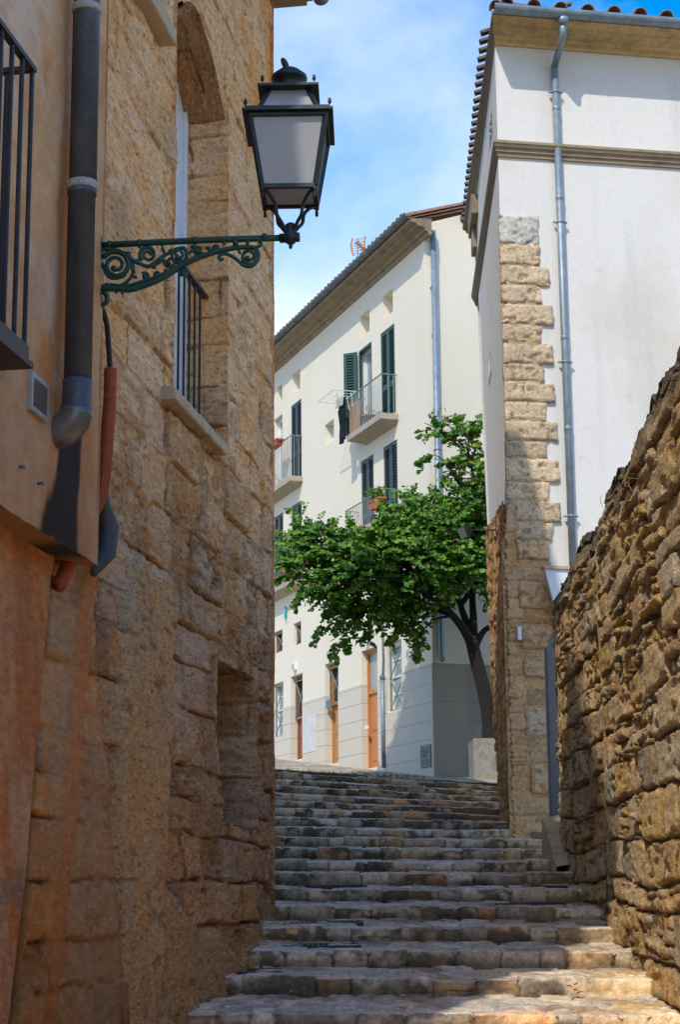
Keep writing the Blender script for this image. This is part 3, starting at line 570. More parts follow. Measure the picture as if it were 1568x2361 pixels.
scroll([(120, 300), (150, 330), (165, 380), (200, 410), (260, 405), (300, 385)], .010, .008)
for x, y, dx, dy in ((300, 245, 1, -.2), (330, 300, 1, .1), (345, 345, .6, 1), (360, 300, 1, -.5), (240, 480, -.3, 1), (270, 490, .2, 1), (300, 470, 1, -.6), (430, 430, .2, -1), (560, 375, .6, -1), (470, 330, 1, .3), (520, 300, 1, -1), (590, 240, .7, -1), (740, 205, 1, -.5), (840, 210, 1, -.3), (860, 235, .9, -.8), (960, 185, .4, -1), (1075, 245, -.4, -1), (1120, 190, .4, -1), (640, 345, .7, .8), (400, 210, -.5, -1), (540, 195, .3, -1), (180, 450, -1, .4)):
    leaflet(x, y, dx, dy)
ta = bp(1045, 195); tb = bp(1045, 140); sc.poly([ta + BF.U * -.012 + BF.N * .02, ta + BF.U * .012 + BF.N * .02, tb + BF.U * .012 + BF.N * .02, tb + BF.U * -.012 + BF.N * .02], -BF.N * .04)
sc.build('scrollwork', M['green'], lamp, True)
# hub and cradle
hb_ = MB(); zz = lambda py: BF.pix(672, py)[1]
hb_.lathe(BF.P(LU, 0, 0), [(.004, zz(574)), (.010, zz(570)), (.010, zz(564)), (.024, zz(560)), (.032, zz(546)), (.033, zz(534)), (.024, zz(528)), (.026, zz(523)), (.026, zz(518)), (.012, zz(514))], 18)
hb_.tube([hub - BF.U * .055, hub + BF.U * .045], .024, 14); hb_.build('hub', M['lantern'], lamp, True)
lz = lambda py: BF.pix(672, py, .10)[1]                        # heights read on the lantern's front face
zB = lz(434); zT = BF.pix(665, 262, .17)[1]; zC0 = zT + .028; hw0, hw1 = .142, .205
zC1 = zC0 + .135
ang = 0
LA = nrm(BF.U * math.cos(R_(8)) + BF.N * math.sin(R_(-8))); LB = nrm(np.cross(LA, Z3))
def Lp(a, b, z): return BF.P(LU - .004, z, 0) + LA * a * .93 + LB * b * .93              # lantern axes
def frustum(m, z0, z1, h0, h1):
    return m.hexa([Lp(-h0, -h0, z0), Lp(h0, -h0, z0), Lp(h0, h0, z0), Lp(-h0, h0, z0), Lp(-h1, -h1, z1), Lp(h1, -h1, z1), Lp(h1, h1, z1), Lp(-h1, h1, z1)])
def brim(m, z, h, hin, t=.012, drop=.0):
    for a0, a1, b0, b1 in ((-h, h, hin, h), (-h, h, -h, -hin), (-h, -hin, -hin, hin), (hin, h, -hin, hin)):
        m.hexa([Lp(a0, b0, z), Lp(a1, b0, z), Lp(a1, b1, z), Lp(a0, b1, z), Lp(a0, b0, z + t), Lp(a1, b0, z + t), Lp(a1, b1, z + t), Lp(a0, b1, z + t)])
lf = MB()
sg = ((-1, -1), (1, -1), (1, 1), (-1, 1))
for i in range(4):
    a = sg[i]; b = sg[(i + 1) % 4]
    lf.bar(Lp(a[0] * hw0, a[1] * hw0, zB), Lp(a[0] * hw1, a[1] * hw1, zT), .022, .022, BF.U * a[0] + BF.N * a[1])
    lf.bar(Lp(a[0] * hw0, a[1] * hw0, zB), Lp(b[0] * hw0, b[1] * hw0, zB), .024, .024); lf.bar(Lp(a[0] * hw1, a[1] * hw1, zT - .01), Lp(b[0] * hw1, b[1] * hw1, zT - .01), .022, .02)
    lf.bar(Lp(a[0] * .165, a[1] * .165, zC0), Lp(a[0] * .105, a[1] * .105, zC1), .02, .02, BF.U * a[0] + BF.N * a[1])
    lf.lathe(Lp(a[0] * hw0, a[1] * hw0, zB - .062), [(.003, 0), (.009, .008), (.009, .028), (.005, .034), (.013, .04), (.013, .058)], 10)
lf.build('lantern_frame', M['lantern'], lamp, bevel=.003)
hd = MB(); brim(hd, zT, .243, .198, .014); brim(hd, zT + .014, .226, .155, .016)
brim(hd, zC1, .165, .09, .014); frustum(hd, zC1 + .014, zC1 + .03, .155, .09)
for i in range(4):
    a = sg[i]; hd.lathe(Lp(a[0] * .225, a[1] * .225, zT + .03), [(.004, 0), (.010, .012), (.007, .032), (0, .036)], 8); hd.lathe(Lp(a[0] * .14, a[1] * .14, zC1 + .03), [(.004, 0), (.010, .012), (.007, .032), (0, .036)], 8)
hd.build('hood', M['lantern'], lamp, bevel=.003)
cp = MB(); z = zC1 + .03; cp.lathe(Lp(0, 0, z), [(.072, 0), (.064, .03), (.060, .05), (.088, .066), (.093, .074), (.090, .088), (.05, .122), (.018, .132), (.012, .136)], 28); cp.build('chimney_cap', M['lantern'], lamp, True)
fn = MB(); fn.tube(smooth([Lp(-.014, 0, z + .126), Lp(-.02, 0, z + .15), Lp(-.03, 0, z + .172), Lp(-.04, 0, z + .19)]), [.012, .013, .014, .015, .016, .017, .017, .017, .017, .017, .017, .016, .016, .015, .014, .012, .011, .009, .006][:19], 10); fn.build('finial', M['lantern'], lamp, True)
for i in range(4):
    a = sg[i]; b = sg[(i + 1) % 4]; g = MB(); q0, q1 = hw0 - .004, hw1 - .004
    g.add([Lp(a[0] * q0, a[1] * q0, zB), Lp(b[0] * q0, b[1] * q0, zB), Lp(b[0] * q1, b[1] * q1, zT), Lp(a[0] * q1, a[1] * q1, zT)], [(0, 1, 2, 3)]); g.build('glass_pane', M['opal'], lamp)
    g = MB(); g.add([Lp(a[0] * .16, a[1] * .16, zC0), Lp(b[0] * .16, b[1] * .16, zC0), Lp(b[0] * .102, b[1] * .102, zC1), Lp(a[0] * .102, a[1] * .102, zC1)], [(0, 1, 2, 3)]); g.build('upper_pane', M['opal'], lamp)
g = MB(); q0 = hw0 - .012; g.add([Lp(-q0, -q0, zB + .002), Lp(q0, -q0, zB + .002), Lp(q0, q0, zB + .002), Lp(-q0, q0, zB + .002)], [(3, 2, 1, 0)]); g.build('bottom_pane', M['opal'], lamp)
cr_ = MB()
for i in range(4):
    a = sg[i]; zh = LV + .02
    cr_.tube(smooth([Lp(a[0] * hw0 * .98, a[1] * hw0 * .98, zB - .012), Lp(a[0] * .108, a[1] * .108, zB - .025), Lp(a[0] * .075, a[1] * .075, zB - .07), Lp(a[0] * .066, a[1] * .066, zB - .12), Lp(a[0] * .045, a[1] * .045, zh + .05), Lp(a[0] * .012, a[1] * .012, zh)]), .0095, 8)
cr_.build('cradle', M['lantern'], lamp, True)
# black cable from the bracket into the conduit
ca = MB(); pa = bp(118, 600); pc = LW.P(q[0][0], q[0][1] - .02, cw) if False else None
q0_ = LW.pix(254, 858, cw); cend = LW.P(q0_[0], q0_[1], cw); pa2 = LW.P(LW.pix(232, 705, cw)[0], LW.pix(232, 705, cw)[1], cw)
ca.tube(smooth([pa2 + LW.U * -.08, pa2, LW.P(*LW.pix(245, 745, cw), cw), LW.P(*LW.pix(250, 800, cw), cw), cend]), [.012] * 8 + [.016] * 17 if False else .015, 10)
tag(ca.build('lamp_cable', M['rubber'], None, True), 'black cable running from the lamp bracket down into the orange conduit', 'cable')
# ================================================================== GROUND, STAIRS, STREET
gm = MB(); gm.add([(-400, -300, -2.9), (400, -300, -2.9), (400, 900, -2.9), (-400, 900, -2.9)], [(0, 1, 2, 3)])
gm.build('ground', M['ground'], None, kind='structure')
NY = [2340, 2253, 2197, 2139, 2086, 2045, 2008, 1985, 1958, 1935, 1917, 1894, 1877, 1861, 1848, 1829, 1816, 1796]
Zs = np.array([atY(1000, y, 10 + m)[2] for m, y in enumerate(NY)])
fit = np.polyfit(np.arange(18), Zs, 1); Zs = .35 * Zs + .65 * np.polyval(fit, np.arange(18))
def stepZ(m): return Zs[m] if 0 <= m < 18 else (Zs[0] + fit[0] * m if m < 0 else Zs[17] + .068 * (m - 17))
def cross(Y, X): return -np.clip((Y - 17) / 10, 0, 1) ** 1.3 * .062 * (X - 1.37) * (1 - .9 * ss(27.5, 33, Y)) - .012 * (X - .8)
stairs = thing('stairway', 'worn grey stone stairway climbing between the two walls', 'stairs', (0.8, 10, -1)); stairs['kind'] = 'structure'
STC = [(.42, .26, .14), (.40, .37, .32), (.27, .245, .205), (.33, .30, .25), (.21, .19, .165), (.30, .25, .18), (.36, .335, .29), (.25, .225, .20), (.23, .195, .15), (.31, .285, .25)]
for m in range(-4, 18):
    y0 = 10.0 + m; z0 = stepZ(m); z1 = stepZ(m + 1) if m < 17 else z0 + .03
    rise = .107 if m < 17 else .1
    xl = -2.6 if m < 4 else -4.0; xr = 3.0 if m < 8 else 3.4
    dx = .013 if m > -2 else .04
    if m > 9: dx = .018
    xs = np.arange(xl, xr, dx)
    # riser and tread profile: s along it
    prof = [(0.02, -rise - .07)] + [(0.0, -rise + (rise - .018) * t) for t in np.linspace(0, 1, 10)] + [(.018 - .018 * math.cos(a), -.018 + .018 * math.sin(a)) for a in np.linspace(.3, math.pi / 2, 6)]
    nt_ = 44 if m < 7 else 18
    prof += [(y, 0.0) for y in .035 + 1.02 * np.linspace(0, 1, nt_) ** 1.35]
    prof = np.array(prof); n1_ = 16
    X, PY = np.meshgrid(xs, prof[:, 0]); _, PZ = np.meshgrid(xs, prof[:, 1])
    S = np.concatenate([[0], np.cumsum(np.hypot(np.diff(prof[:, 0]), np.diff(prof[:, 1])))]); _, SS = np.meshgrid(xs, S)
    r = np.random.default_rng(600 + m); e = [xl - .3]
    while e[-1] < xr + .4: e.append(e[-1] + (.13 + .36 * r.random() ** 1.4))
    e = np.array(e); Xw = X + .02 * fbm(X * 9, SS * 9, 3, 700 + m)
    i = np.clip(np.searchsorted(e, Xw) - 1, 0, len(e) - 2); du_ = np.minimum(Xw - e[i], e[i + 1] - Xw); sid = i + 97 * (m + 7)
    front = (1 - ss(.16, .24, PY + .05 * (hsh(sid, 8) - .5)))          # edge stones reach back about 20 cm
    f1, f2, cid = voronoi(Xw, PY + 2 * m, .24, .15, 800 + m); vd = (f2 - f1) * .09
    d_ = np.where(front > .5, np.minimum(du_, np.maximum(np.abs(PY - .20), 0) + .002), vd)
    gap = 1 - ss(.0, .014, d_ + .006 * fbm(X * 30, SS * 30, 2, 720))
    idd = np.where(front > .5, sid, cid + 5000)
    ho = (hsh(sid, 1) - .5) * .034; wob = .034 * fbm(X * 2.0, X * 0 + m * 3.3, 3, 730)
    rough = .013 * fbm(X * 7, SS * 8, 4, 740) + .006 * fbm(X * 26, SS * 26, 3, 745)
    isr = np.arange(len(prof))[:, None] < 13
    und = ss(-.035, -.10, PZ) * np.where(np.arange(len(prof))[:, None] < 11, 1, 0)
    yy = y0 + PY + np.where(isr, ho + wob, (ho + wob) * front * .9) - np.where(isr, rough, 0) + gap * .026 * isr + und * .018 * hsh(sid, 3)
    top = (hsh(idd, 2) - .5) * .028
    inc = (z1 - rise - z0) * np.clip(PY, 0, 1.1)
    zz_ = z0 + PZ + inc + np.where(PZ > -.06, 1, .3) * (top * ss(0, .02, d_) + rough * .8) - gap * .014 * (~isr) + cross(y0 + PY * .4, X) + .012 * fbm(X * 1.1, X * 0 + m, 3, 750)
    # rounded stone shoulders
    zz_ -= np.where(np.arange(len(prof))[:, None] < 22, .010 * (1 - ss(0, .022, du_)), 0)
    c = pal(idd, STC, 4) * (.70 + .75 * hsh(idd, 5))[..., None]
    c = mixc(c, (.33, .20, .09), ss(.80, .92, hsh(idd, 6)) * .6)
    n = fbm(X * 3.2, SS * 4 + m, 5, 760 + m % 5, .62)
    c = mixc(c, (.54, .50, .43), ss(.02, .40, fbm(X * 6, SS * 5, 4, 770)) * .65 * np.where(isr, .7, 1.0))
    moss = ss(-.02, .26, n + .04 + .10 * min(1, max(0, (m - 4) / 8)) + .25 * (hsh(idd, 11) - .55)) * np.where(isr, .85, .22) * (.85 + .3 * np.clip(m / 12, 0, 1)); c = mixc(c, (.045, .038, .028), np.clip(moss, 0, .9))
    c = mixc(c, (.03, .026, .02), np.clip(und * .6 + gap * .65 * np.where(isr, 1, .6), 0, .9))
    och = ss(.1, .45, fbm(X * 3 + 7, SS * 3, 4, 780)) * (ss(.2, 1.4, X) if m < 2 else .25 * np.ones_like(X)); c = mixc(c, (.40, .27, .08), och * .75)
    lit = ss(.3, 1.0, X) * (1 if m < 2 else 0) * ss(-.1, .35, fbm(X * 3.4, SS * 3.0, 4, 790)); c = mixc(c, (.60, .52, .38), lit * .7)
    c = mixc(c, (.07, .08, .025), ss(.3, .55, fbm(X * 5, SS * 6, 3, 795)) * .5 * und)
    c = c * np.array((1.66, 1.46, 1.24)); c = mixc(c, (.66, .61, .53), (~isr) * .42 * ss(.0, .3, fbm(X * 2.4, SS * 3, 4, 797) + .12)); nose = ((np.arange(len(prof))[:, None] > 11) & (np.arange(len(prof))[:, None] < 22)) * ss(-.1, .25, fbm(X * 4, SS * 4, 3, 799)); c = mixc(c, (.60, .57, .50), nose * .55)
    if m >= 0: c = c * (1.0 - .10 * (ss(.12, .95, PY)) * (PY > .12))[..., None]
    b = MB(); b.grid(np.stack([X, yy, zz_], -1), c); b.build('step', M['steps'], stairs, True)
# street above the stairs
Xg, Yg = np.meshgrid(np.arange(-9, 9.01, .05), np.concatenate([np.arange(27.85, 36, .05), np.arange(36, 62, .25)]))
def streetZ(Y, X): return np.where(Y < 33.5, Zs[17] + .068 * (Y - 27) , Zs[17] + .068 * 6.5 + .1055 * (Y - 33.5)) + cross(Y, X)
f1, f2, cid = voronoi(Xg, Yg, .2, .2, 31); zg = streetZ(Yg, Xg) + .012 * fbm(Xg * 3, Yg * 3, 4, 33) + .012 * ss(0, .3, f2 - f1) + .02
cg = pal(cid, STC, 2) * (.8 + .5 * hsh(cid, 3))[..., None]; cg = mixc(cg, (.38, .31, .16), ss(-.1, .4, fbm(Xg * 2, Yg * 2, 4, 35)) * .6)
sm = MB(); sm.grid(np.stack([Xg, Yg, zg], -1), cg); sm.build('street', M['steps'], None, True, kind='structure')
ZS = lambda p: float(streetZ(np.array(p[1]), np.array(p[0])))
# moss and grass along the top edge of the stairs
gr = MB(); r = np.random.default_rng(9)
for k in range(420):
    x = -1.2 + 2.6 * r.random() ** 1.3; y = 28.2 + 5.0 * r.random(); z = float(streetZ(np.array(y), np.array(x))) + .02; hgt = .03 + .06 * r.random(); a = r.random() * 6.28; d = np.array([math.cos(a), math.sin(a), 0]) * .01
    tip = np.array([x, y, z + hgt]) + np.array([r.normal() * .02, r.normal() * .02, 0]); p = np.array([x, y, z]); gr.add([p - d, p + d, tip], [(0, 1, 2)], (.10 + .1 * r.random(), .10 + .05 * r.random(), .02))
for px, py, m, n in ((1528, 2268, 0, 26), (1480, 2206, 1, 10), (1432, 2146, 2, 14), (1385, 2088, 3, 8), (640, 2150, 2, 12), (560, 2245, 0, 16), (700, 2012, 5, 14), (1345, 2050, 4, 8), (690, 2040, 4, 10)):
    for k in range(n):
        b0 = atY(px, py, 11 + m + .55); x = b0[0] + r.normal() * .05; y = 11 + m + .90 + r.normal() * .03; z = stepZ(m + 1) + .02; a = r.random() * 6.28; hgt = .02 + .045 * r.random(); d = np.array([math.cos(a), math.sin(a), 0]) * .007; p = np.array([x, y, z])
        gr.add([p - d, p + d, p + np.array([r.normal() * .03, r.normal() * .03, hgt])], [(0, 1, 2)], (.09 + .08 * r.random(), .14 + .06 * r.random(), .025))
gr.build('grass', M['leaf'], None, kind='stuff')
lt = MB()
for k in range(150):
    m = int(r.integers(0, 12)); x = -.6 + 2.6 * r.random(); y = 11 + m + .12 + .8 * r.random() ** .6; z = stepZ(m + 1) + .018 * (y - 11 - m) + .014; a = r.random() * 6.28; L = .012 + .022 * r.random(); d = np.array([math.cos(a), math.sin(a), .25 * r.normal()]) * L; e = np.array([-math.sin(a), math.cos(a), .3 * r.normal()]) * L * .45; p = np.array([x, y, z + .012])
    lt.add([p - d, p + e, p + d, p - e], [(0, 1, 2, 3)], np.array([(.20, .11, .04), (.10, .06, .03), (.30, .17, .05)][k % 3]) * (.6 + .7 * r.random()))
lt.build('leaf_litter', M['leaf'], None, kind='stuff')
# drain grates let into the treads
GR = [((-200, 0), 0), ((130, 420), 1)]
grates = [(497, 650, 2246, 0, 'iron drain grate in the lowest tread shown, beside the foot of the stone house'),
          (655, 832, 2166, 1, 'iron drain grate in the left end of a tread, one step above the lowest grate'),
          (668, 838, 2121, 2, 'iron drain grate on the left side, third of the left row going up'),
          (694, 846, 2024, 4, 'small iron drain grate highest up the left side of the stairs'),
          (1140, 1300, 2068, 3, 'iron drain grate on the right side, lower of the two by the rubble wall'),
          (1165, 1305, 2030, 4, 'iron drain grate on the right side, upper of the two by the rubble wall')]
for x0, x1, py, m, lab in grates:
    y0 = 10 + m + .52; z = stepZ(m) + (stepZ(m + 1) - .107 - stepZ(m)) * .55
    y0 = 11 + m + .50; z = stepZ(m + 1) + (stepZ(m + 2) - .107 - stepZ(m + 1)) * .52
    X0, X1 = atY(x0, py, y0)[0], atY(x1, py, y0)[0]; zc = z + float(cross(np.array(y0), np.array((X0 + X1) / 2))) + .006
    b = MB(); wd = .15; sl_ = .026
    hx = lambda xa, xb, ya, yb, za, zb: b.hexa([(xa, ya, zc + za + (ya - y0) * sl_), (xb, ya, zc + za + (ya - y0) * sl_), (xb, yb, zc + za + (yb - y0) * sl_), (xa, yb, zc + za + (yb - y0) * sl_), (xa, ya, zc + zb + (ya - y0) * sl_), (xb, ya, zc + zb + (ya - y0) * sl_), (xb, yb, zc + zb + (yb - y0) * sl_), (xa, yb, zc + zb + (yb - y0) * sl_)])
    hx(X0, X1, y0 - wd, y0 - wd + .02, -.03, .006); hx(X0, X1, y0 + wd - .02, y0 + wd, -.03, .006); hx(X0, X0 + .02, y0 - wd + .02, y0 + wd - .02, -.03, .006); hx(X1 - .02, X1, y0 - wd + .02, y0 + wd - .02, -.03, .006)
    k = X0 + .045
    while k < X1 - .03: hx(k, k + .016, y0 - wd + .02, y0 + wd - .02, -.02, .002); k += .036
    hx(X0 + .02, X1 - .02, y0 - wd + .02, y0 + wd - .02, -.05, -.025)
    tag(b.build('drain_grate', M['iron']), lab, 'drain grate', 'drain grates in the stair treads')
# fallen orange leaf
b = MB(); p = atY(1325, 2299, 10.85); z = stepZ(0) + .06; cl5 = [(.5, .13, .02)] * 1
for k in range(5):
    a = k * 1.2; q_ = np.array([p[0] + .03 * math.cos(a), 10.83 + .04 * math.sin(a), z + .012 * k]); d = np.array([math.cos(a), math.sin(a), .3]) * .028; e_ = np.array([-math.sin(a), math.cos(a), .2]) * .018
    b.add([q_ - d, q_ + e_, q_ + d, q_ - e_], [(0, 1, 2, 3)], (.46, .13 + .05 * (k % 2), .03))
tag(b.build('fallen_leaf', M['leaf']), 'curled orange leaf lying on the tread at the lower right', 'leaf')

# ================================================================== RUBBLE GARDEN WALL (right)
TOP = [(1568, 800), (1543, 862), (1512, 915), (1482, 962), (1458, 1040), (1432, 1082), (1402, 1125), (1377, 1168), (1370, 1222), (1335, 1262), (1312, 1300), (1296, 1340), (1275, 1372)]
tu, tz = zip(*[RW.pix(x, y) for x, y in TOP]); tu = np.array(tu); tz = np.array(tz)
uend = RW.pix(1277, 1400)[0]
us = np.concatenate([np.arange(-14, -5.5, .03), np.arange(-5.5, uend, .0125)]); vs = np.linspace(0, 1, 330)
Ug, Tg = np.meshgrid(us, vs)
base = -1.9 + 0 * Ug
topz = np.interp(us, tu, tz) + .05 * fbm(us * 1.7, us * 0, 3, 901) + .035 * (hsh(np.floor(us / .33 + .2 * np.sin(us * 3)), 4) - .5); topz = topz + .07 + .06 * ss(1.5, -1.5, us); topz = np.where(us < tu[0], 3.04 + .07 * fbm(us * 1.5, us * 0 + 5, 3, 905), topz)
lo = np.where(us < 2.5, -1.8, np.where(us < 6, -.9, -.3)); Vg = lo[None] + (topz[None] - lo[None]) * Tg
def rubble(Uc, Vc, topd, seed=0):
    rr = np.random.default_rng(60 + seed); rows = [-3.0]
    while rows[-1] < 14: rows.append(rows[-1] + .15 + .20 * rr.random())
    uw = Uc + .22 * fbm(Uc * .8, Vc * 2.2, 3, 911 + seed) + .05 * fbm(Uc * 3.5, Vc * 9, 2, 913); vw = Vc + .07 * fbm(Uc * .45, Vc * 1.4, 2, 915 + seed) + .020 * fbm(Uc * 3, Vc * 9, 2, 917)
    d1, cid, dv1, du1 = ashlar(uw, vw, rows, .34, 1.05, 5 + seed, 0, 0); rows2 = list(np.arange(-3, 14, .085)); d2, gid, _, _ = ashlar(uw + .3, vw, rows2, .2, .5, 6 + seed, .06, .03)
    small = (hsh(cid, 9) > .70) * 1.0
    d = np.where(small > .5, np.minimum(d1, d2 + .004), d1); idd = np.where(small > .5, gid + 77777, cid)
    prof = ss(0.000, .013, d - .005 + .012 * fbm(Uc * 5, Vc * 12, 3, 919)); dome = prof
    per = (hsh(idd, 1) - .5) * .075
    str_ = fbm(Uc * 1.6, Vc * 14, 4, 921, .6) * .005 + fbm(Uc * 3.6, Vc * 18, 5, 925, .68) * .010
    tilt = (hsh(idd, 7) - .5) * .0
    low = ss(1.4, .2, Vc)
    h = dome * (.020 + per * .80) - .030 * (1 - prof) * (1 - .5 * low) + .004 * ss(0, .05, d) + str_ + .004 * fbm(Uc * 2, Vc * 5, 3, 931)
    h -= .020 * ss(.26, .42, fbm(Uc * 3, Vc * 11, 3, 935))
    c = pal(idd, [(.42, .29, .145), (.47, .35, .19), (.37, .25, .135), (.45, .30, .115), (.34, .30, .235), (.50, .40, .26), (.40, .275, .15), (.43, .34, .215)], 2) * (.66 + .70 * hsh(idd, 3))[..., None]
    c = mixc(c, (.43, .27, .085), ss(.05, .45, fbm(Uc * 3, Vc * 3, 4, 941)) * .4)
    c = mixc(c, (.52, .43, .30), ss(.08, .45, fbm(Uc * 2.8, Vc * 10, 4, 945, .65)) * .55)
    c = mixc(c, (.26, .24, .205), ss(.08, .42, fbm(Uc * 2.2, Vc * 2.6, 4, 949)) * .5)
    c = mixc(c, (.11, .068, .034), np.clip((1 - prof) * .95 + .6 * ss(.22, .5, fbm(Uc * 3.2, Vc * 14, 4, 953, .65)), 0, .85))
    lich = ss(.50, .16, topd + .10 * fbm(Uc * 3, Vc * 3, 3, 957)); c = mixc(c, (.060, .052, .036), lich * .88)
    c = soft(c * (1 - .12 * low)[..., None] * np.array((2.2, 1.98, 1.68)), .82)
    return h, c, cid
nn_ = int((us < -5.5).sum()); h1_, c1_, _ = rubble(Ug[:, :nn_], Vg[:, :nn_], (topz[None] - Vg)[:, :nn_]); h2_, c2_, _ = rubble(Ug[:, nn_:], Vg[:, nn_:], (topz[None] - Vg)[:, nn_:])
hR = np.concatenate([h1_, h2_], 1); cR = np.concatenate([c1_, c2_], 1)
end = ss(uend - .05, uend, Ug)
wR = hR + .12 * ss(1.2, -.8, Vg) * .4 - .04 * end - .10 * ss(.93, 1.0, Tg)
gw = MB(); gw.grid(RW.A(Ug, Vg, wR), cR)
# top and back
Wt, Ut = np.meshgrid(np.linspace(0, -.55, 26), us, indexing='ij'); 
f1, f2, cid = voronoi(Ut, Wt, .34, .26, 77); ztop = topz[None] + .06 * ss(0, .25, f2 - f1) - .03 + .05 * (hsh(cid, 2) - .5) + .02 * fbm(Ut * 9, Wt * 9, 3, 961)
k0 = ss(0, -.08, Wt); ztop = topz[None] * (1 - k0) + ztop * k0; cT = mixc(np.broadcast_to(np.array((.10, .085, .06)), Ut.shape + (3,)), (.26, .22, .15), ss(0, .5, fbm(Ut * 5, Wt * 5, 4, 963)) * .8)
wt_ = Wt + (wR[-1][None]) * (1 - k0)
gw.grid(RW.A(Ut, ztop, wt_), cT)
Ve, We = np.meshgrid(np.arange(-.3, topz[-1] - .12, .02), np.linspace(-.0, -.55, 28), indexing='ij'); hE, cE, _ = rubble(We * 1.0 + 30, Ve, topz[-1] - Ve, 3); gw.grid(RW.A(uend - .01 + hE * .6, Ve, We), cE)
gw.box(RW, -14, uend - .3, -1.9, 2.3, -.54, -.5, (.2, .16, .1))
tag(gw.build('garden_wall', M['rwall'], None, True), 'high rubble stone wall with dark lichened top along the right side of the stairs', 'wall')
# dry creeper stems on the wall face
dry = MB(); r = np.random.default_rng(4)
for x, y, n in ((1395, 1310, 9), (1440, 1205, 12), (1400, 1370, 7), (1455, 1290, 6), (1350, 1375, 4), (1370, 1470, 4), (1500, 1120, 6)):
    u, v = RW.pix(x, y)
    for k in range(n):
        p = np.array([u + r.normal() * .12, v + r.normal() * .07, .13]); pts = []
        a = r.random() * 6.28
        for j in range(7): pts.append(RW.P(*p)); a += r.normal() * .5; p = p + np.array([math.cos(a) * .045, math.sin(a) * .022 - .004, r.normal() * .012])
        dry.tube(smooth(pts, 3), .0013 + .0008 * r.random(), 4)
tag(dry.build('dry_creeper', plain('dry stems', (.34, .22, .12), .9, 0, .3, 20), None, True), 'thin dry creeper stems clinging to the upper rubble wall', 'creeper')

# ================================================================== WHITE HOUSE (right)
wh = thing('white_house', 'tall white house with an exposed stone corner behind the rubble wall on the right', 'house', RF.P(2, 1))
ze = RF.pix(1130, 30)[1]; zc0 = RF.pix(1155, 362)[1]; zc1 = zc0 + .17; zw = 10.05
mb = MB(); mb.add([RF.P(0, .2), RF.P(9, .2), RF.P(9, zw), RF.P(0, zw)], [(0, 1, 2, 3)])
sd = [(0, .2), (0, zw), (5.9, zw), (5.2, 8.7), (4.62, 7.95), (3.72, 4.45), (3.4, 3.6), (2.9, 1.4), (2.8, .2)]
# side wall with two slit windows cut as recesses: laid in strips
mb.add([RS.P(u, v) for u, v in sd], [tuple(range(len(sd)))])
mb.add([RS.P(5.9, zw), RF.P(9, zw) + RS.U * 6, RF.P(9, .2) + RS.U * 6, RS.P(2.8, .2)], [(0, 1, 2, 3)])
mb.add([RF.P(9, .2), RF.P(9, .2) + RS.U * 6, RF.P(9, zw) + RS.U * 6, RF.P(9, zw)], [(0, 1, 2, 3)])
mb.build('wall', M['white'], wh)
for px0, px1, y0, y1 in ((1129, 1137, 262, 330), (1127, 1134, 812, 880)):
    a = RS.pix(px0, (y0 + y1) / 2); b_ = RS.pix(px1, (y0 + y1) / 2); zt = RS.pix((px0 + px1) / 2, y0)[1]; zb_ = RS.pix((px0 + px1) / 2, y1)[1]
    w_ = MB(); u0, u1 = sorted((a[0], b_[0])); w_.box(RS, u0, u1, zb_, zt, -.01, .004); wn = w_.build('slit_window', M['sill'], wh)
    w2 = MB(); w2.box(RS, u0 + .06, u1 - .06, zb_ + .06, zt - .06, .005, .008); w2.build('pane', M['dark'], wn)
def moulding(m, prof, legs, up=Z3):
    """prof: (out, z); legs: list of (corner points fn)"""
    rings = []
    for fn_ in legs: rings.append([fn_(o, z) for o, z in prof])
    n = len(prof)
    for a, b in zip(rings[:-1], rings[1:]): m.add(a + b, [(i, i + 1, n + i + 1, n + i) for i in range(n - 1)] + [(n - 1, 0, n, 2 * n - 1)])
    m.add(rings[0], [tuple(range(n))[::-1]]); m.add(rings[-1], [tuple(range(n))]); return m
def corner(o, z, os_=None):                                     # point at the front corner, both overhangs
    return RF.O + RF.N * o + RS.N * (o if os_ is None else os_) + Z3 * z
cpf = [(-.02, zc0), (.035, zc0), (.04, zc0 + .045), (.065, zc0 + .05), (.07, zc0 + .09), (.10, zc0 + .10), (.12, zc0 + .135), (.13, zc0 + .14), (.13, zc0 + .172), (-.02, zc0 + .185)]
m = MB(); moulding(m, cpf, [lambda o, z: RF.P(9, z, o), lambda o, z: corner(o, z, o * .65), lambda o, z: RS.P(5.6, z, o * .6)]); m.build('cornice', M['cornice'], wh)
# eaves: front overhang is deep, side overhang is shallow
epf = [(-.03, zw - .02), (.03, zw - .02), (.05, zw + .01), (.12, zw + .03), (.13, zw + .06), (.20, zw + .075), (.30, zw + .09), (.31, zw + .115), (.40, zw + .13), (.48, zw + .145), (.48, zw + .175), (-.03, zw + .24)]
m = MB(); moulding(m, epf, [lambda o, z: RF.P(9, z, o), lambda o, z: corner(o, z, max(o, 0) * .33)])
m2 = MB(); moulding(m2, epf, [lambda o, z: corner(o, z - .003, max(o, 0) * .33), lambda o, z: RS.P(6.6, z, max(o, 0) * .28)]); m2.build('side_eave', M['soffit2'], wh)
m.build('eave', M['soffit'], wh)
m = MB(); uc = RS.pix(1087, 450, .06)[0]; m.box(RS, uc - .7, uc + .35, zw - .42, zw - .12, .0, .10); m.box(RS, uc - .2, uc + .25, zw - .75, zw - .42, .0, .07); m.build('corbel', M['soffit2'], wh, bevel=.01)
m = MB(); zg_ = zw + .215; gutter(m, RF.P(-.16, zg_, .53), RF.P(9, zg_, .53), .085)
for k in (.45, 1.05, 2.2, 3.0): m.tube([RF.P(k, zg_ + .085 * math.sin(a), .53 + .087 * math.cos(a)) for a in np.linspace(-math.pi, 0, 9)], .009, 6)
m.build('gutter', M['zinc'], wh)
m = MB(); r = np.random.default_rng(3)
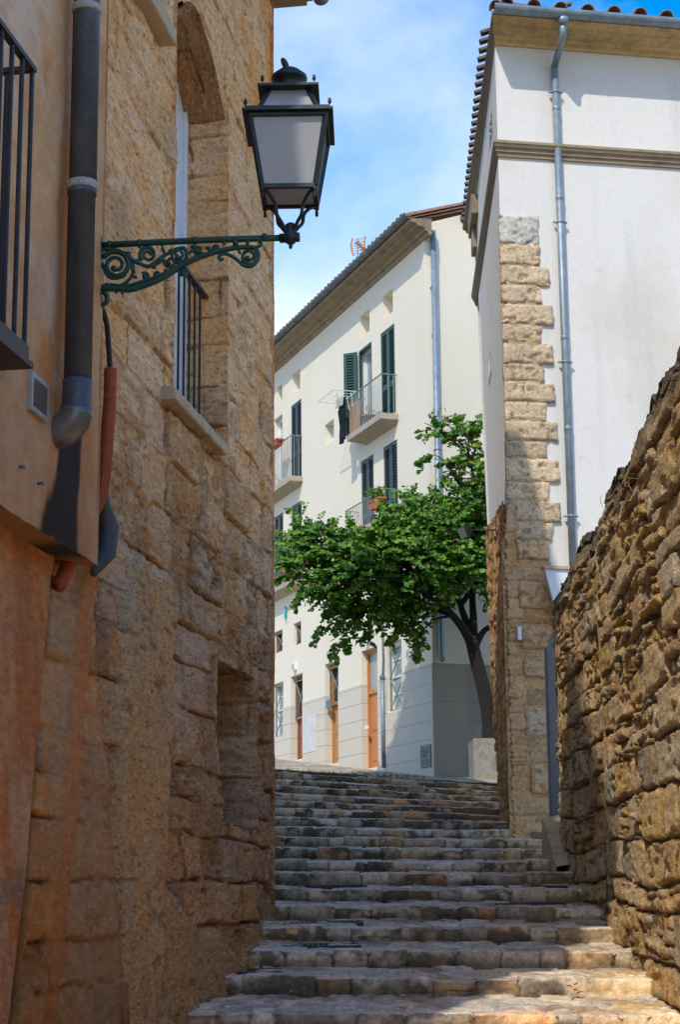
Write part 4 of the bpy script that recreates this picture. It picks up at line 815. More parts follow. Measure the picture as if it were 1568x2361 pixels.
def tile(m, p, d, r0, L, r1=None, n=8):
    r1 = r1 or r0 * .82; d = nrm(d); x = nrm(np.cross(d, Z3)); y = np.cross(x, d); V = []
    for q, rr, t in ((p, r0, 0), (p + d * L, r1, 0), (p, r0 - .014, 0), (p + d * L, r1 - .014, 0)):
        for k in range(n + 1): a = math.pi * k / n; V.append(q + x * math.cos(a) * rr + y * math.sin(a) * rr)
    q = n + 1
    m.add(V, [(k, k + 1, q + k + 1, q + k) for k in range(n)] + [(2 * q + k + 1, 2 * q + k, 3 * q + k, 3 * q + k + 1) for k in range(n)] + [(k + 1, k, 2 * q + k, 2 * q + k + 1) for k in range(n)])
sl_ = math.tan(R_(20)); back = lambda N_: -N_ + Z3 * sl_
k = 0.0
while k < 9:
    tile(m, RF.P(k + .02, zw + .265 + .012 * r.random(), .50 + .02 * r.random()), RS.U + Z3 * sl_ + RF.U * (.02 * r.normal() + .0), .085, min(2.4, .25 + k * .9)); k += .335
c0_ = corner(.46, zw + .22, .11); m.add([c0_, RF.P(9, zw + .22, .46), RF.P(9, zw + .22 + 2.6 * sl_, .46) + RS.U * 2.6, c0_ + (RS.U * 2.6 - RS.N * 2.6 + Z3 * 2.6 * sl_)], [(0, 1, 2, 3)]); m.add([c0_, c0_ + (RS.U * 2.6 - RS.N * 2.6 + Z3 * 2.6 * sl_), RS.P(6.6, zw + .22 + 2.6 * sl_, -2.5), RS.P(6.6, zw + .22, .11)], [(0, 1, 2, 3)])
m.build('roof', M['tile'], wh, True); m = MB()
k = .1
while k < 6.5: tile(m, RS.P(k, zw + .175 + .01 * r.random(), .145 + .008 * r.random()), back(RS.N) * .9 + RS.U * .05, .055, 1.2); k += .24
tile(m, c0_ + Z3 * .02, nrm(RS.U - RS.N) + Z3 * sl_ * .7, .10, 2.4)
m.build('roof_verge', M['tiledark'], wh, True)
# rain pipe with offset bend
m = MB(); ua = RF.pix(1300, 45, .53)[0]; ub = RF.pix(1276, 165)[0]; rp = .043
zb1 = RF.pix(1298, 78, .50)[1]; zb2 = RF.pix(1276, 155, .06)[1]
m.lathe(RF.P(ua, zg_ - .17, .50), [(.05, 0), (.07, .05), (.085, .09)], 16)
bot = [RF.pix(x, y, .06) for x, y in ((1320, 1290),)][0]
m.tube([RF.P(ua, zg_ - .1, .50), RF.P(ua, zb1, .50), RF.P(ub, zb2, .065)], rp, 16); m.tube([RF.P(ub, zb2 + .03, .065), RF.P(ub, 2.6, .065)], rp, 16)
for zz0 in (9.2, 8.05, 6.3, 5.2): m.lathe(RF.P(ub, zz0, .065), [(rp, 0), (rp * 1.1, .005), (rp * 1.1, .05), (rp, .055)], 16)
dp_ = m.build('downpipe', M['zinc'], wh, True)
m = MB()
for py in (216, 515, 837, 1192): m = MB(); z = RF.pix(1290, py, .06)[1]; m.lathe(RF.P(ub, z, .065), [(rp * 1.04, 0), (rp * 1.2, .003), (rp * 1.2, .022), (rp * 1.04, .025)], 16); m.box(RF, ub - .085, ub + .085, z + .004, z + .02, .045, .075); m.build('pipe_bracket', M['zinc'], dp_, True)
# exposed stone corner
Q = [(1165, 1242, 499, 564, 1), (1163, 1243, 566, 612, 0), (1164, 1266, 616, 658, 0), (1166, 1248, 660, 701, 0), (1167, 1275, 704, 749, 0), (1169, 1247, 751, 791, 0), (1171, 1273, 795, 839, 0), (1173, 1254, 841, 880, 0), (1175, 1277, 884, 927, 0), (1177, 1258, 928, 969, 0), (1178, 1284, 973, 1017, 0), (1179, 1259, 1019, 1057, 0), (1180, 1288, 1060, 1111, 0), (1184, 1266, 1113, 1154, 0), (1186, 1292, 1157, 1204, 0), (1187, 1273, 1206, 1246, 0), (1189, 1262, 1248, 1292, 2), (1193, 1272, 1295, 1340, 3), (1195, 1272, 1343, 1404, 2), (1197, 1274, 1408, 1442, 3), (1199, 1273, 1444, 1497, 2), (1205, 1270, 1499, 1520, 3), (1206, 1268, 1522, 1564, 2), (1209, 1268, 1566, 1630, 3), (1212, 1270, 1632, 1698, 0), (1215, 1272, 1700, 1762, 3), (1224, 1276, 1764, 1832, 2), (1232, 1282, 1834, 1915, 3)]
m = MB()
def stone(m, fr, u0, u1, v0, v1, w0, w1, col, seed, amp=.009, res=.018, rnd=.012):
    """one eroded block: front face plus four returns"""
    nu, nv = max(4, int((u1 - u0) / res)), max(4, int((v1 - v0) / res)); e = 3
    A, B = np.meshgrid(np.linspace(u0, u1, nu), np.linspace(v0, v1, nv), indexing='xy')
    ed = np.minimum(np.minimum(A - u0, u1 - A), np.minimum(B - v0, v1 - B))
    W = w1 - (1 - ss(0, rnd, ed)) * (w1 - w0) * .30 + amp * fbm(A * 6 + seed, B * 6, 4, 970) + amp * .6 * fbm(A * 9 + seed, B * 26, 3, 973) - .03 * ss(.28, .55, fbm(A * 11 + seed, B * 13, 3, 975))
    ring = lambda x: .016 * fbm(x * 9 + seed, x * 0 + 2, 3, 977)
    A2 = A + ring(B) * (np.abs(A - u0) < 1e-9) + ring(B + 5) * (np.abs(A - u1) < 1e-9); B2 = B + ring(A) * (np.abs(B - v0) < 1e-9) + ring(A + 7) * (np.abs(B - v1) < 1e-9)
    c = np.broadcast_to(np.asarray(col, float), A.shape + (3,)); c = mixc(c, np.asarray(col) * 1.25, ss(0, .5, fbm(A * 4 + seed, B * 5, 4, 981)) * .6); c = mixc(c, (.20, .12, .06), ss(.22, .5, fbm(A * 12 + seed, B * 15, 4, 983, .65)) * .7)
    P = fr.A(A2, B2, W); m.grid(P, c)
    for sl2, cc in ((P[0], c[0]), (P[-1][::-1], c[-1]), (P[:, 0][::-1], c[:, 0]), (P[:, -1], c[:, -1])):
        q = sl2.copy(); q = q - fr.N * (((q - fr.O) @ fr.N) - w0)[:, None]; m.grid(np.stack([sl2, q]), np.stack([cc, cc]) * .8)
QC = {0: (.70, .52, .325), 1: (.56, .53, .45), 2: (.68, .43, .225), 3: (.54, .335, .17)}
for i, (x0, x1, y0, y1, kind) in enumerate(Q):
    u0, u1 = RF.pix(x0, (y0 + y1) / 2)[0], RF.pix(x1, (y0 + y1) / 2)[0]; v0, v1 = RF.pix((x0 + x1) / 2, y1)[1], RF.pix((x0 + x1) / 2, y0)[1]
    if i < 14: u0 = min(u0, -.012)
    out = {0: .042, 1: .03, 2: .08, 3: .025}[kind]
    col = np.array(QC[kind]) * (.82 + .3 * hsh(i, 5))
    stone(m, RF, u0, u1, v0, v1, -.02, out + .015 * hsh(i, 7), col, i * 3.7)
    if 0 < i < 14:                                                  # the same stones seen on the side face
        stone(m, RS, -.02, .05 + .05 * (i % 2), v0 + .02, v1 - .01, -.02, .02, col * .9, i * 2.1, .010)
# mortar bed behind the stones
zlo, zhi = .3, RF.pix(1200, 566)[1]
A, B = np.meshgrid(np.arange(-.10, .57, .016), np.arange(zlo, zhi, .016), indexing='xy')
lim = .47 - .0 * B + .10 * ss(3.6, 2.4, B); keepm = (A[:-1, :-1] > (-.11 + .15 * ss(3.7, 4.7, B[:-1, :-1] + .25 * fbm(B[:-1, :-1] * 4, A[:-1, :-1], 2, 986)))) & (A[:-1, :-1] < lim[:-1, :-1] - .06 + .02 * fbm(B[:-1, :-1] * 5, A[:-1, :-1], 2, 985))
hq, cq, _ = rubble(A * 1.6 + 40, B * 1.3, np.full(A.shape, 2.0), 11)
m.grid(RF.A(A, B, .028 + .22 * hq * ss(4.6, 3.8, B) + .012 * fbm(A * 8, B * 8, 4, 987)), mixc(mixc(cq, (.56, .35, .18), .62 + 0 * A) * np.array((1.05, .95, .85)), (.52, .37, .22), ss(3.8, 4.8, B)), keepm)
m.build('quoin', M['quoin'], wh, True)
# rubble base of the side wall
pts = [RS.pix(x, y, .07) for x, y in ((1172, 1118), (1152, 1160), (1139, 1200))]
vt = lambda u: 4.35 + .10 * u
A, B = np.meshgrid(np.arange(-.10, 4.4, .022), np.linspace(0, 1, 170), indexing='xy'); Bv = .2 + (vt(A) + .03 * fbm(A * 5, A * 0, 3, 990) - .2) * B
hS, cS, _ = rubble(A * 1.5 + 9, Bv * 1.25, np.full(A.shape, 2.0), 7)
uend_s = np.interp(Bv, [.2, 1.23, 1.9, 4.45, 5.0], [2.3, 2.55, 3.0, 3.75, 3.85])
Aw = A / 4.4 * (uend_s + .03) - .03 * 0; chf = RF.pix(1186, 1246)[0]
bend = 0 * Aw
m = MB(); m.grid(RS.A(Aw, Bv, .045 + hS * .55 - bend - .10 * ss(3.2, .8, Bv) * 0)[::-1], mixc(cS, (.42, .22, .09), np.full(A.shape, .45))[::-1] * np.array((1.3, 1.12, .95)))
m.build('rubble_base', M['rwall'], wh, True)
b = MB(); u, v = RS.pix(1198, 1462, .10); b.box(RF, RF.pix(1196, 1462)[0] - .035, RF.pix(1196, 1462)[0] + .01, RF.pix(1198, 1478)[1], RF.pix(1198, 1447)[1], .02, .10); b.build('junction_box', M['frame'], wh, bevel=.005)
# gate leaf, stub wall, white parapet
gate = thing('metal_gate', 'narrow blue grey steel gate leaf standing open at the end of the rubble wall', 'gate', RW.P(uend + .3, .4))
pA = atY(1309, 1756, 18.15); pB = atY(1269, 1756, 18.75); d = nrm([pB[0] - pA[0], pB[1] - pA[1], 0]); GF = Fr(pA, d, rgt(d)); L = np.linalg.norm((pB - pA)[:2])
ztg = atY(1285, 1432, 18.2)[2]; zbg = atY(1285, 1900, 18.4)[2]
def solid(m, fr, outline, w0, w1): m.poly([fr.P(u, v, w1) for u, v in outline], fr.N * (w0 - w1)); return m
zi = atY(1268, 1475, 18.7)[2]
b = MB(); solid(b, GF, [(0, zbg - .3), (L - .045, zbg - .1), (L - .045, zi - .1), (L * .30, ztg)], -.02, .02); b.build('leaf_panel', M['gate'], gate, bevel=.004)
b = MB(); b.box(GF, L - .045, L, zbg - .2, zi - .08, -.03, .03); b.build('stile', M['gate'], gate, bevel=.005)
sw = MB(); pts = [(5.55, -.3), (7.1, -.3), (7.1, atY(1245, 1918, 18.3)[2]), (6.9, atY(1262, 1905, 18.2)[2] + .02), (6.3, .62), (5.75, .32), (5.55, .1)]
A, B = np.meshgrid(np.linspace(5.3, 6.75, 60), np.linspace(0, 1, 30), indexing='xy'); topc = np.interp(A, [5.3, 5.7, 6.5, 6.75], [.18, .34, .66, .56]); Bv = -.2 + (topc + .2) * B
sw.grid(RW.A(A, Bv, .17 + .02 * fbm(A * 4, Bv * 4, 4, 995))); sw.grid(RW.A(np.stack([A[-1], A[-1]]), np.stack([topc[-1], topc[-1] + .05]), np.stack([.17 + .02 * fbm(A[-1] * 4, topc[-1] * 4, 4, 995), 0 * A[-1] - .1])))
Wq, Vq = np.meshgrid(np.linspace(.17, -.5, 14), np.linspace(-.2, .56, 14), indexing='xy'); sw.grid(RW.A(6.75 + .01 * fbm(Wq * 5, Vq * 5, 3, 3), Vq, Wq))
tag(sw.build('stub_wall', M['stub'], None, True), 'low stained concrete kerb sloping up beneath the steel gate', 'kerb')
pz = RF.pix(1285, 1311, .25)[1]
pw_ = thing('white_parapet', 'small white panel with a thin brown coping between quoin and rubble wall', 'parapet', RF.P(.7, 2.6, .25))
a = RF.pix(1257, 1312, .3); b2 = RF.pix(1274, 1375, .3)
b = MB(); solid(b, RF, [(a[0], a[1]), (b2[0] + .06, b2[1] - .25), (1.9, b2[1] - .25), (1.9, a[1])], .24, .30); b.build('panel', M['frame'], pw_)
b = MB(); b.box(RF, a[0] - .02, 1.92, a[1] + .001, a[1] + .035, .20, .33); b.build('coping', M['sill'], pw_)
# floodlight on its arm
fl = thing('floodlight', 'small black floodlight on a thin arm beside the tree crown', 'floodlight', RS.P(1.2, 4.2))
u0 = 1.35; pA = RS.P(u0, 0, .05); pa = ray(1143, 1222); tA = pA[1] / pa[1]; pa = pa * tA; tip = pa + RS.N * .32 + np.array([0, 0, 0])
b = MB(); b.tube([pa + RS.N * -.1, tip], .009, 8); b.box(RS, u0 - .03, u0 + .03, pa[2] - .05, pa[2] + .05, .04, .07); b.build('arm', M['rubber'], fl, True)
b = MB(); hN = nrm(RS.N * .8 + np.array([0, -.3, -.35])); hx = nrm(np.cross(hN, Z3)); hy = np.cross(hx, hN)
q = lambda a, b_, c: tip + hx * a + hy * b_ + hN * c
b.hexa([q(-.06, -.05, 0), q(.06, -.05, 0), q(.06, .05, 0), q(-.06, .05, 0), q(-.10, -.075, .10), q(.10, -.075, .10), q(.10, .075, .10), q(-.10, .075, .10)]); b.build('head', M['rubber'], fl, bevel=.006)
b = MB(); b.hexa([q(-.09, -.065, .101), q(.09, -.065, .101), q(.09, .065, .101), q(-.09, .065, .101), q(-.09, -.065, .104), q(.09, -.065, .104), q(.09, .065, .104), q(-.09, .065, .104)]); b.build('lens', M['glass2'], fl)
# ================================================================== FAR HOUSE
fh = thing('cream_house', 'cream rendered house with dark green shutters and tiled eave at the top of the stairs', 'house', FF.P(3, 2))
ZE = 12.70                                                       # wall top under the eave
def hole(px0, px1, py_top_right, py_bot_right):
    """opening measured on the facade: left edge, right edge, head and foot read on the right edge"""
    ua = FF.pix(px1, (py_top_right + py_bot_right) / 2)[0]; ub = FF.pix(px0, (py_top_right + py_bot_right) / 2)[0]
    return [ua, ub, FF.pix(px1, py_bot_right)[1], FF.pix(px1, py_top_right)[1]]
ATT = [hole(883, 906, 667, 721), hole(830, 852, 709, 760), hole(674, 692, 835, 877), hole(640, 650.5, 872, 900)]
zA1 = np.mean([a[3] for a in ATT[:2]]); zA0 = np.mean([a[2] for a in ATT[:2]])
for a in ATT: a[2], a[3] = zA0, zA1
W1 = hole(828, 858, 784, 965); W2 = hole(878, 911, 744, 952); SW = hole(749, 770, 965, 1014)
B1 = hole(671, 695, 906, 1090); B0 = hole(632, 651, 940, 1095)
C1 = hole(833, 862, 1044, 1192); C2 = hole(885, 917, 1012, 1180); C3 = hole(672, 696, 1141, 1300); C4 = hole(632, 653, 1167, 1310)
D1 = hole(671, 698, 1549, 1761); D2 = hole(750, 781, 1521, 1771); D3 = hole(835, 872, 1490, 1777); G1 = hole(893, 927, 1472, 1634); G0 = hole(630, 653, 1565, 1633)
S1 = hole(677, 694, 1431, 1483); S2 = hole(630, 651, 1451, 1500)
for a in (W1, W2, B1, B0): a[3] = (W1[3] + W2[3]) / 2; a[2] = W2[2]
for a in (C1, C2, C3, C4): a[3] = (C1[3] + C2[3]) / 2; a[2] = C1[3] - (W1[3] - W1[2])
zd = np.mean([D1[3], D2[3], D3[3]])
for a in (D1, D2, D3): a[3] = zd
zs = S1[3]; S2[3] = zs; S2[2] = S1[2]; G0[3], G0[2] = G1[3], G1[2] + .1
def zstreet(u): p = FF.P(u, 0); return ZS(p)
for a in (D1, D2, D3): a[2] = zstreet((a[0] + a[1]) / 2) + .06
dep = {id(x): d for x, d in [(a, .30) for a in ATT] + [(x, .16) for x in (W1, W2, B1, B0, C1, C2, C3, C4)] + [(SW, .22), (D1, .20), (D2, .20), (D3, .17), (G1, .13), (G0, .13), (S1, .15), (S2, .15)]}
holes = ATT + [W1, W2, SW, B1, B0, C1, C2, C3, C4, D1, D2, D3, G1, G0, S1, S2]
u0w, u1w, v0w = 0.0, 15.0, 1.2
us_ = sorted({u0w, u1w} | {round(h_[0], 4) for h_ in holes} | {round(h_[1], 4) for h_ in holes}); vs_ = sorted({v0w, ZE} | {round(h_[2], 4) for h_ in holes} | {round(h_[3], 4) for h_ in holes})
mb = MB(); rv = MB()
inside = lambda u, v: any(h_[0] < u < h_[1] and h_[2] < v < h_[3] for h_ in holes)
idx = {}; V = []
def vid(i, j):
    if (i, j) not in idx: idx[(i, j)] = len(V); V.append(FF.P(us_[i], vs_[j]))
    return idx[(i, j)]
fc = [(vid(i, j), vid(i, j + 1), vid(i + 1, j + 1), vid(i + 1, j)) for i in range(len(us_) - 1) for j in range(len(vs_) - 1) if not inside((us_[i] + us_[i + 1]) / 2, (vs_[j] + vs_[j + 1]) / 2)]
mb.add(V, fc)
gab = [(0, 1.2), (0, ZE + .27), (5.0, ZE + .40 + 5 * .325), (9.0, 13.0), (9.0, 1.2)]
mb.add([FS.P(u, v) for u, v in gab], [tuple(range(len(gab)))])
mb.add([FF.P(15, 1.2), FF.P(15, ZE), FF.P(15, ZE, -9), FF.P(15, 1.2, -9)], [(0, 1, 2, 3)]); mb.add([FF.P(0, 1.2, -9), FF.P(0, 13, -9), FF.P(15, 13, -9), FF.P(15, 1.2, -9)], [(0, 1, 2, 3)])
mb.build('wall', M['cream'], fh)
for h_ in holes:
    a, b, c1, d1 = h_; w = -dep[id(h_)] - .02
    rv = MB(); rv.add([FF.P(a, c1), FF.P(a, d1), FF.P(a, d1, w), FF.P(a, c1, w)], [(0, 1, 2, 3)]); rv.add([FF.P(b, c1), FF.P(b, d1), FF.P(b, d1, w), FF.P(b, c1, w)], [(3, 2, 1, 0)])
    rv.add([FF.P(a, d1), FF.P(b, d1), FF.P(b, d1, w), FF.P(a, d1, w)], [(0, 1, 2, 3)]); rv.add([FF.P(a, c1), FF.P(b, c1), FF.P(b, c1, w), FF.P(a, c1, w)], [(3, 2, 1, 0)]); rv.build('reveal', M['reveal'], fh)
# windows: pane at the back of the opening, and joinery
def pane(h_, mat_frame, mat_pane, fw=.05, mull=0, name='window', parent=fh):
    a, b, c1, d1 = h_; w = -dep[id(h_)]; f = MB()
    for p in ((a, a + fw, c1, d1), (b - fw, b, c1, d1), (a + fw, b - fw, c1, c1 + fw), (a + fw, b - fw, d1 - fw, d1)): f.box(FF, *p, w - .01, w + .03)
    for k in range(mull): z = c1 + (d1 - c1) * (k + 1) / (mull + 1); f.box(FF, a + fw, b - fw, z - .015, z + .015, w - .006, w + .02)
    o = f.build(name, mat_frame, parent); g = MB(); g.box(FF, a + fw, b - fw, c1 + fw, d1 - fw, w - .008, w - .002); g.build('pane', mat_pane, o); return o
for a in ATT: pane(a, M['reveal'], M['reveal'], .04, name='attic_window')
pane(SW, M['frame'], M['glass2'], .07); pane(S1, M['wood3'], M['dark'], .06); pane(S2, M['wood3'], M['dark'], .06); pane(G1, M['frame'], M['glass2'], .06, 3); pane(G0, M['frame'], M['glass2'], .06, 3)
pane(W1, M['frame'], M['glass2'], .09, 0, 'balcony_door'); pane(B0, M['frame'], M['glass2'], .09, 0, 'balcony_door')
def shutter_leaf(fr, a, b, c1, d1, w, mat, parent, th=.04, splits=(.36,)):
    """louvred leaf: stiles, rails and slats"""
    f = MB(); st = .075; f.box(fr, a, a + st, c1, d1, w, w + th); f.box(fr, b - st, b, c1, d1, w, w + th)
    zs_ = [c1] + [c1 + (d1 - c1) * s for s in splits] + [d1]; rails = []
    for z in zs_: rails.append((max(c1, z - .06), min(d1, z + .06)))
    for z0, z1 in rails: f.box(fr, a + st, b - st, z0, z1, w + .002, w + th - .002)
    o = f.build('shutter', mat, parent); s = MB()
    for (p0, p1), (q0, q1) in zip(rails[:-1], rails[1:]):
        n = max(3, int((q0 - p1) / .062))
        for k in range(n):
            z = p1 + (q0 - p1) * (k + .5) / n; s.hexa([fr.P(a + st, z - .03, w + th - .004), fr.P(b - st, z - .03, w + th - .004), fr.P(b - st, z - .024, w + th), fr.P(a + st, z - .024, w + th), fr.P(a + st, z + .018, w + .004), fr.P(b - st, z + .018, w + .004), fr.P(b - st, z + .026, w + .008), fr.P(a + st, z + .026, w + .008)])
    s.box(fr, a + st, b - st, c1 + .06, d1 - .06, w - .004, w); s.build('slats', mat, o); return o
def closed(h_, mat):
    a, b, c1, d1 = h_; m_ = (a + b) / 2; o = shutter_leaf(FF, a + .01, m_ - .004, c1, d1 - .02, -.05, mat, fh); shutter_leaf(FF, m_ + .004, b - .01, c1, d1 - .02, -.05, mat, fh)
closed(W2, M['shutter'])
for a in (B1, C1, C2, C3, C4): closed(a, M['shutter2'])
# open shutter leaf of the balcony door, swung out; the frame of its opening
d = nrm(FF.U * .62 + FF.N * .62); nn = rgt(d); nn = nn if nn.dot(FF.P(W1[1], 0)) < 0 else -nn; SF = Fr(FF.P(W1[1] + .01, 0, .03), d, nn); shutter_leaf(SF, 0, (W1[1] - W1[0]) / 2 - .08, W1[2] + .05, W1[3] - .02, 0, M['shutter'], fh)
f = MB(); f.box(FF, W1[1] - .05, W1[1], W1[2], W1[3], -.06, .0); f.box(FF, W1[0], W1[1] - .05, W1[3] - .05, W1[3], -.06, 0); f.box(FF, W1[0], W1[0] + .04, W1[2], W1[3] - .05, -.06, 0); f.build('shutter_frame', M['shutter'], fh)
# eave, gutter, roof
opf = [(-.03, ZE - .08), (.03, ZE - .08), (.05, ZE - .02), (.11, ZE + .0), (.13, ZE + .06), (.27, ZE + .09), (.29, ZE + .13), (.42, ZE + .15), (.43, ZE + .21), (-.03, ZE + .25)]
m = MB(); moulding(m, opf, [lambda o, z: FF.P(15.3, z, o), lambda o, z: FF.P(-.34, z, o)]); m.build('eave', M['soffit2'], fh)
m = MB(); gutter(m, FF.P(15.3, ZE + .30, .49), FF.P(-.38, ZE + .30, .49), .08)
k = .2
while k < 15: m.tube([FF.P(k, ZE + .30 + .082 * math.sin(a), .49 + .083 * math.cos(a)) for a in np.linspace(-math.pi, 0, 8)], .012, 5); k += .72
m.build('gutter', M['zincdark'], fh)
m = MB(); r = np.random.default_rng(8); k = -.25; sl_ = math.tan(R_(18))
while k < 15: tile(m, FF.P(max(k, -.02), ZE + .32 + .012 * r.random(), .47 + .015 * r.random()), -FF.N + Z3 * sl_, .085, 1.6, n=6); k += .23
m.add([FF.P(-.03, ZE + .26, .45), FF.P(15.2, ZE + .26, .45), FF.P(15.2, ZE + .26 + 5.45 * sl_, -5), FF.P(-.03, ZE + .26 + 5.45 * sl_, -5)], [(0, 1, 2, 3)])
k = -.2
while k < 5: tile(m, FF.P(.03, ZE + .36 + k * sl_, -k), -FF.N + Z3 * sl_, .065, .36, .055, n=6); k += .30
m.build('roof', M['tile'], fh, True)
# main rain pipe at the corner
up_ = FS.pix(1001, 700, .07)[0]; zlow = atY(1016, 1516, 33.5)[2]; m = MB(); rp = .055
m.tube([FS.P(up_, ZE + .1, .10), FS.P(up_, zlow + .1, .07), FS.P(up_ - .01, zlow, .09), FS.P(up_ - .01, zlow - .05, .15)], rp, 14)
for z in (10.6, 9.1, 7.2, 5.4): m.lathe(FS.P(up_, z, .073), [(rp, 0), (rp * 1.12, .005), (rp * 1.12, .07), (rp, .075)], 14)
dpf = m.build('downpipe', M['zinc'], fh, True); m = MB()
for z in (11.6, 8.3, 6.2): m = MB(); m.lathe(FS.P(up_, z, .072), [(rp, 0), (rp * 1.25, .004), (rp * 1.25, .03), (rp, .034)], 14); m.build('pipe_bracket', M['zincdark'], dpf, True)
# thin conduit beside the orange door
uc = FF.pix(884, 1640, .04)[0]; m = MB(); zj = FF.pix(884, 1560, .04)[1]; m.tube([FF.P(uc, zstreet(uc) + .1, .05), FF.P(uc, zj, .05)], .042, 10); p_ = m.build('service_pipe', M['zinc'], fh, True)
m = MB(); m.tube([FF.P(uc, zj - .05, .05), FF.P(uc, zj + .1, .04), FF.P(uc - .02, zj + .35, .03), FF.P(uc, zj + .5, .03), FF.P(uc, zj + 3.2, .03)], .022, 8); m.lathe(FF.P(uc, zj - .06, .05), [(.042, 0), (.055, .01), (.055, .08), (.02, .1)], 10); m.build('service_cable', M['zincdark'], p_, True)
# dado of big stone slabs, in courses between the openings
segs = [(0.0, G1[0], None), (G1[0], G1[1], G1[2]), (G1[1], D3[0], None), (D3[1], D2[0], None), (D2[1], D1[0], None), (D1[1], G0[0], None), (G0[0], G0[1], G0[2]), (G0[1], 15, None)]
ch = .345; ztop_ = FF.pix(990, 1531)[1]; zl = FF.pix(997, 1575)[1]; z = zl - 9 * ch; crs = []
while z < zl + 2.4: crs.append(z); z += ch
def dtop(u): return ztop_ - .02 + (.02 if u < 3 else 0)
for a, b, cap_ in segs:
    top_ = FF.pix(781, 1594)[1] if a > 3 else ztop_
    if a > 7: top_ = FF.pix(700, 1617)[1]
    if cap_: top_ = min(top_, cap_)
    m = MB()
    for z in crs:
        z1 = min(z + ch - .009, top_)
        if z1 - z > .02 and z + ch > zstreet(a) - .3: m.box(FF, a + .001, b - .001, z, z1, -.01, .014)
    m.build('dado', M['dado'], fh)
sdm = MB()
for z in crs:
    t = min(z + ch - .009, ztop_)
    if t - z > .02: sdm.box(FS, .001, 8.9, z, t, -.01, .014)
sdm.build('side_dado', plaster('shade-toned dado stone', (.40, .355, .28), (.36, .28, .19), .8, .6, .5, (.2, .185, .16)), fh)  # darker copy of the dado stone; the side's shade is in its colour
for h_ in (D1, D2, D3):                                          # the dado returns into the door reveals
    m = MB()
    for z in crs:
        t = min(z + ch - .009, FF.pix(781, 1594)[1])
        if t - z > .02 and z > h_[2] - .4: m.box(FF, h_[1] - .010, h_[1] - .001, z, t, -dep[id(h_)], .0135)
    m.build('dado_return', M['dado'], fh)
# doors
def door(h_, mat, transom, split, glass, inward=.0):
    a, b, c1, d1 = h_; w = -dep[id(h_)]; f = MB(); fw = .07
    for p in ((a, a + fw, c1, d1), (b - fw, b, c1, d1), (a + fw, b - fw, d1 - fw, d1), (a + fw, b - fw, split - .03, split + .05)): f.box(FF, *p, w - .01, w + .05)
    o = f.build('door', mat, fh, bevel=.004); p = MB(); p.box(FF, a + fw, b - fw, c1, split - .03, w - .01, w + .015)
    for q0, q1 in ((.10, .44), (.50, .94)): p.box(FF, a + fw + .12, b - fw - .12, c1 + (split - c1) * q0, c1 + (split - c1) * q1, w + .0151, w + .028)
    p.build('door_panel', mat, o, bevel=.004); g = MB(); g.box(FF, a + fw, b - fw, split + .05, d1 - fw, w, w + .008); g.build('transom', glass, o)
    k = MB(); hz = c1 + 1.02; k.lathe(FF.P(a + fw + .07, hz, w + .02), [(.012, 0), (.012, .04), (.028, .05), (.030, .065), (.02, .078), (0, .08)], 10, FF.N); k.build('door_knob', M['zinc'], o, True); return o
z3 = FF.pix(860, 1602, -.3)[1]; door(D3, M['wood'], True, z3, M['glass2']); door(D2, M['wood2'], True, FF.pix(775, 1627, -.3)[1], M['dark']); door(D1, M['wood3'], True, FF.pix(693, 1660, -.3)[1], M['dark'])
def grille(h_, z0, z1, w, nx, name='window_grille'):
    a, b = h_[0] + .03, h_[1] - .03; m = MB(); t = .024
    for p, q in (((a, z0), (a, z1)), ((b, z0), (b, z1)), ((a, z0), (b, z0)), ((a, z1), (b, z1))): m.bar(FF.P(*p, w), FF.P(*q, w), t, t, FF.N)
    hh = (z1 - z0) / nx
    for k in range(nx):
        m.bar(FF.P(a, z0 + hh * k, w), FF.P(b, z0 + hh * (k + 1), w), t * .8, t * .8, FF.N); m.bar(FF.P(b, z0 + hh * k, w + .012), FF.P(a, z0 + hh * (k + 1), w + .012), t * .8, t * .8, FF.N)
    m.build(name, M['rail'], fh)
grille(G1, G1[2] + .03, G1[3] - .1, -.06, 2); grille(G0, G0[2] + .03, G0[3] - .05, -.06, 2); grille(S1, S1[2] + .03, S1[3] - .04, -.08, 1); grille(S2, S2[2] + .03, S2[3] - .04, -.08, 1)
grille(D1, FF.pix(693, 1657, -.2)[1], D1[3] - .12, -.11, 1); grille(D2, FF.pix(775, 1625, -.2)[1], D2[3] - .10, -.11, 1)
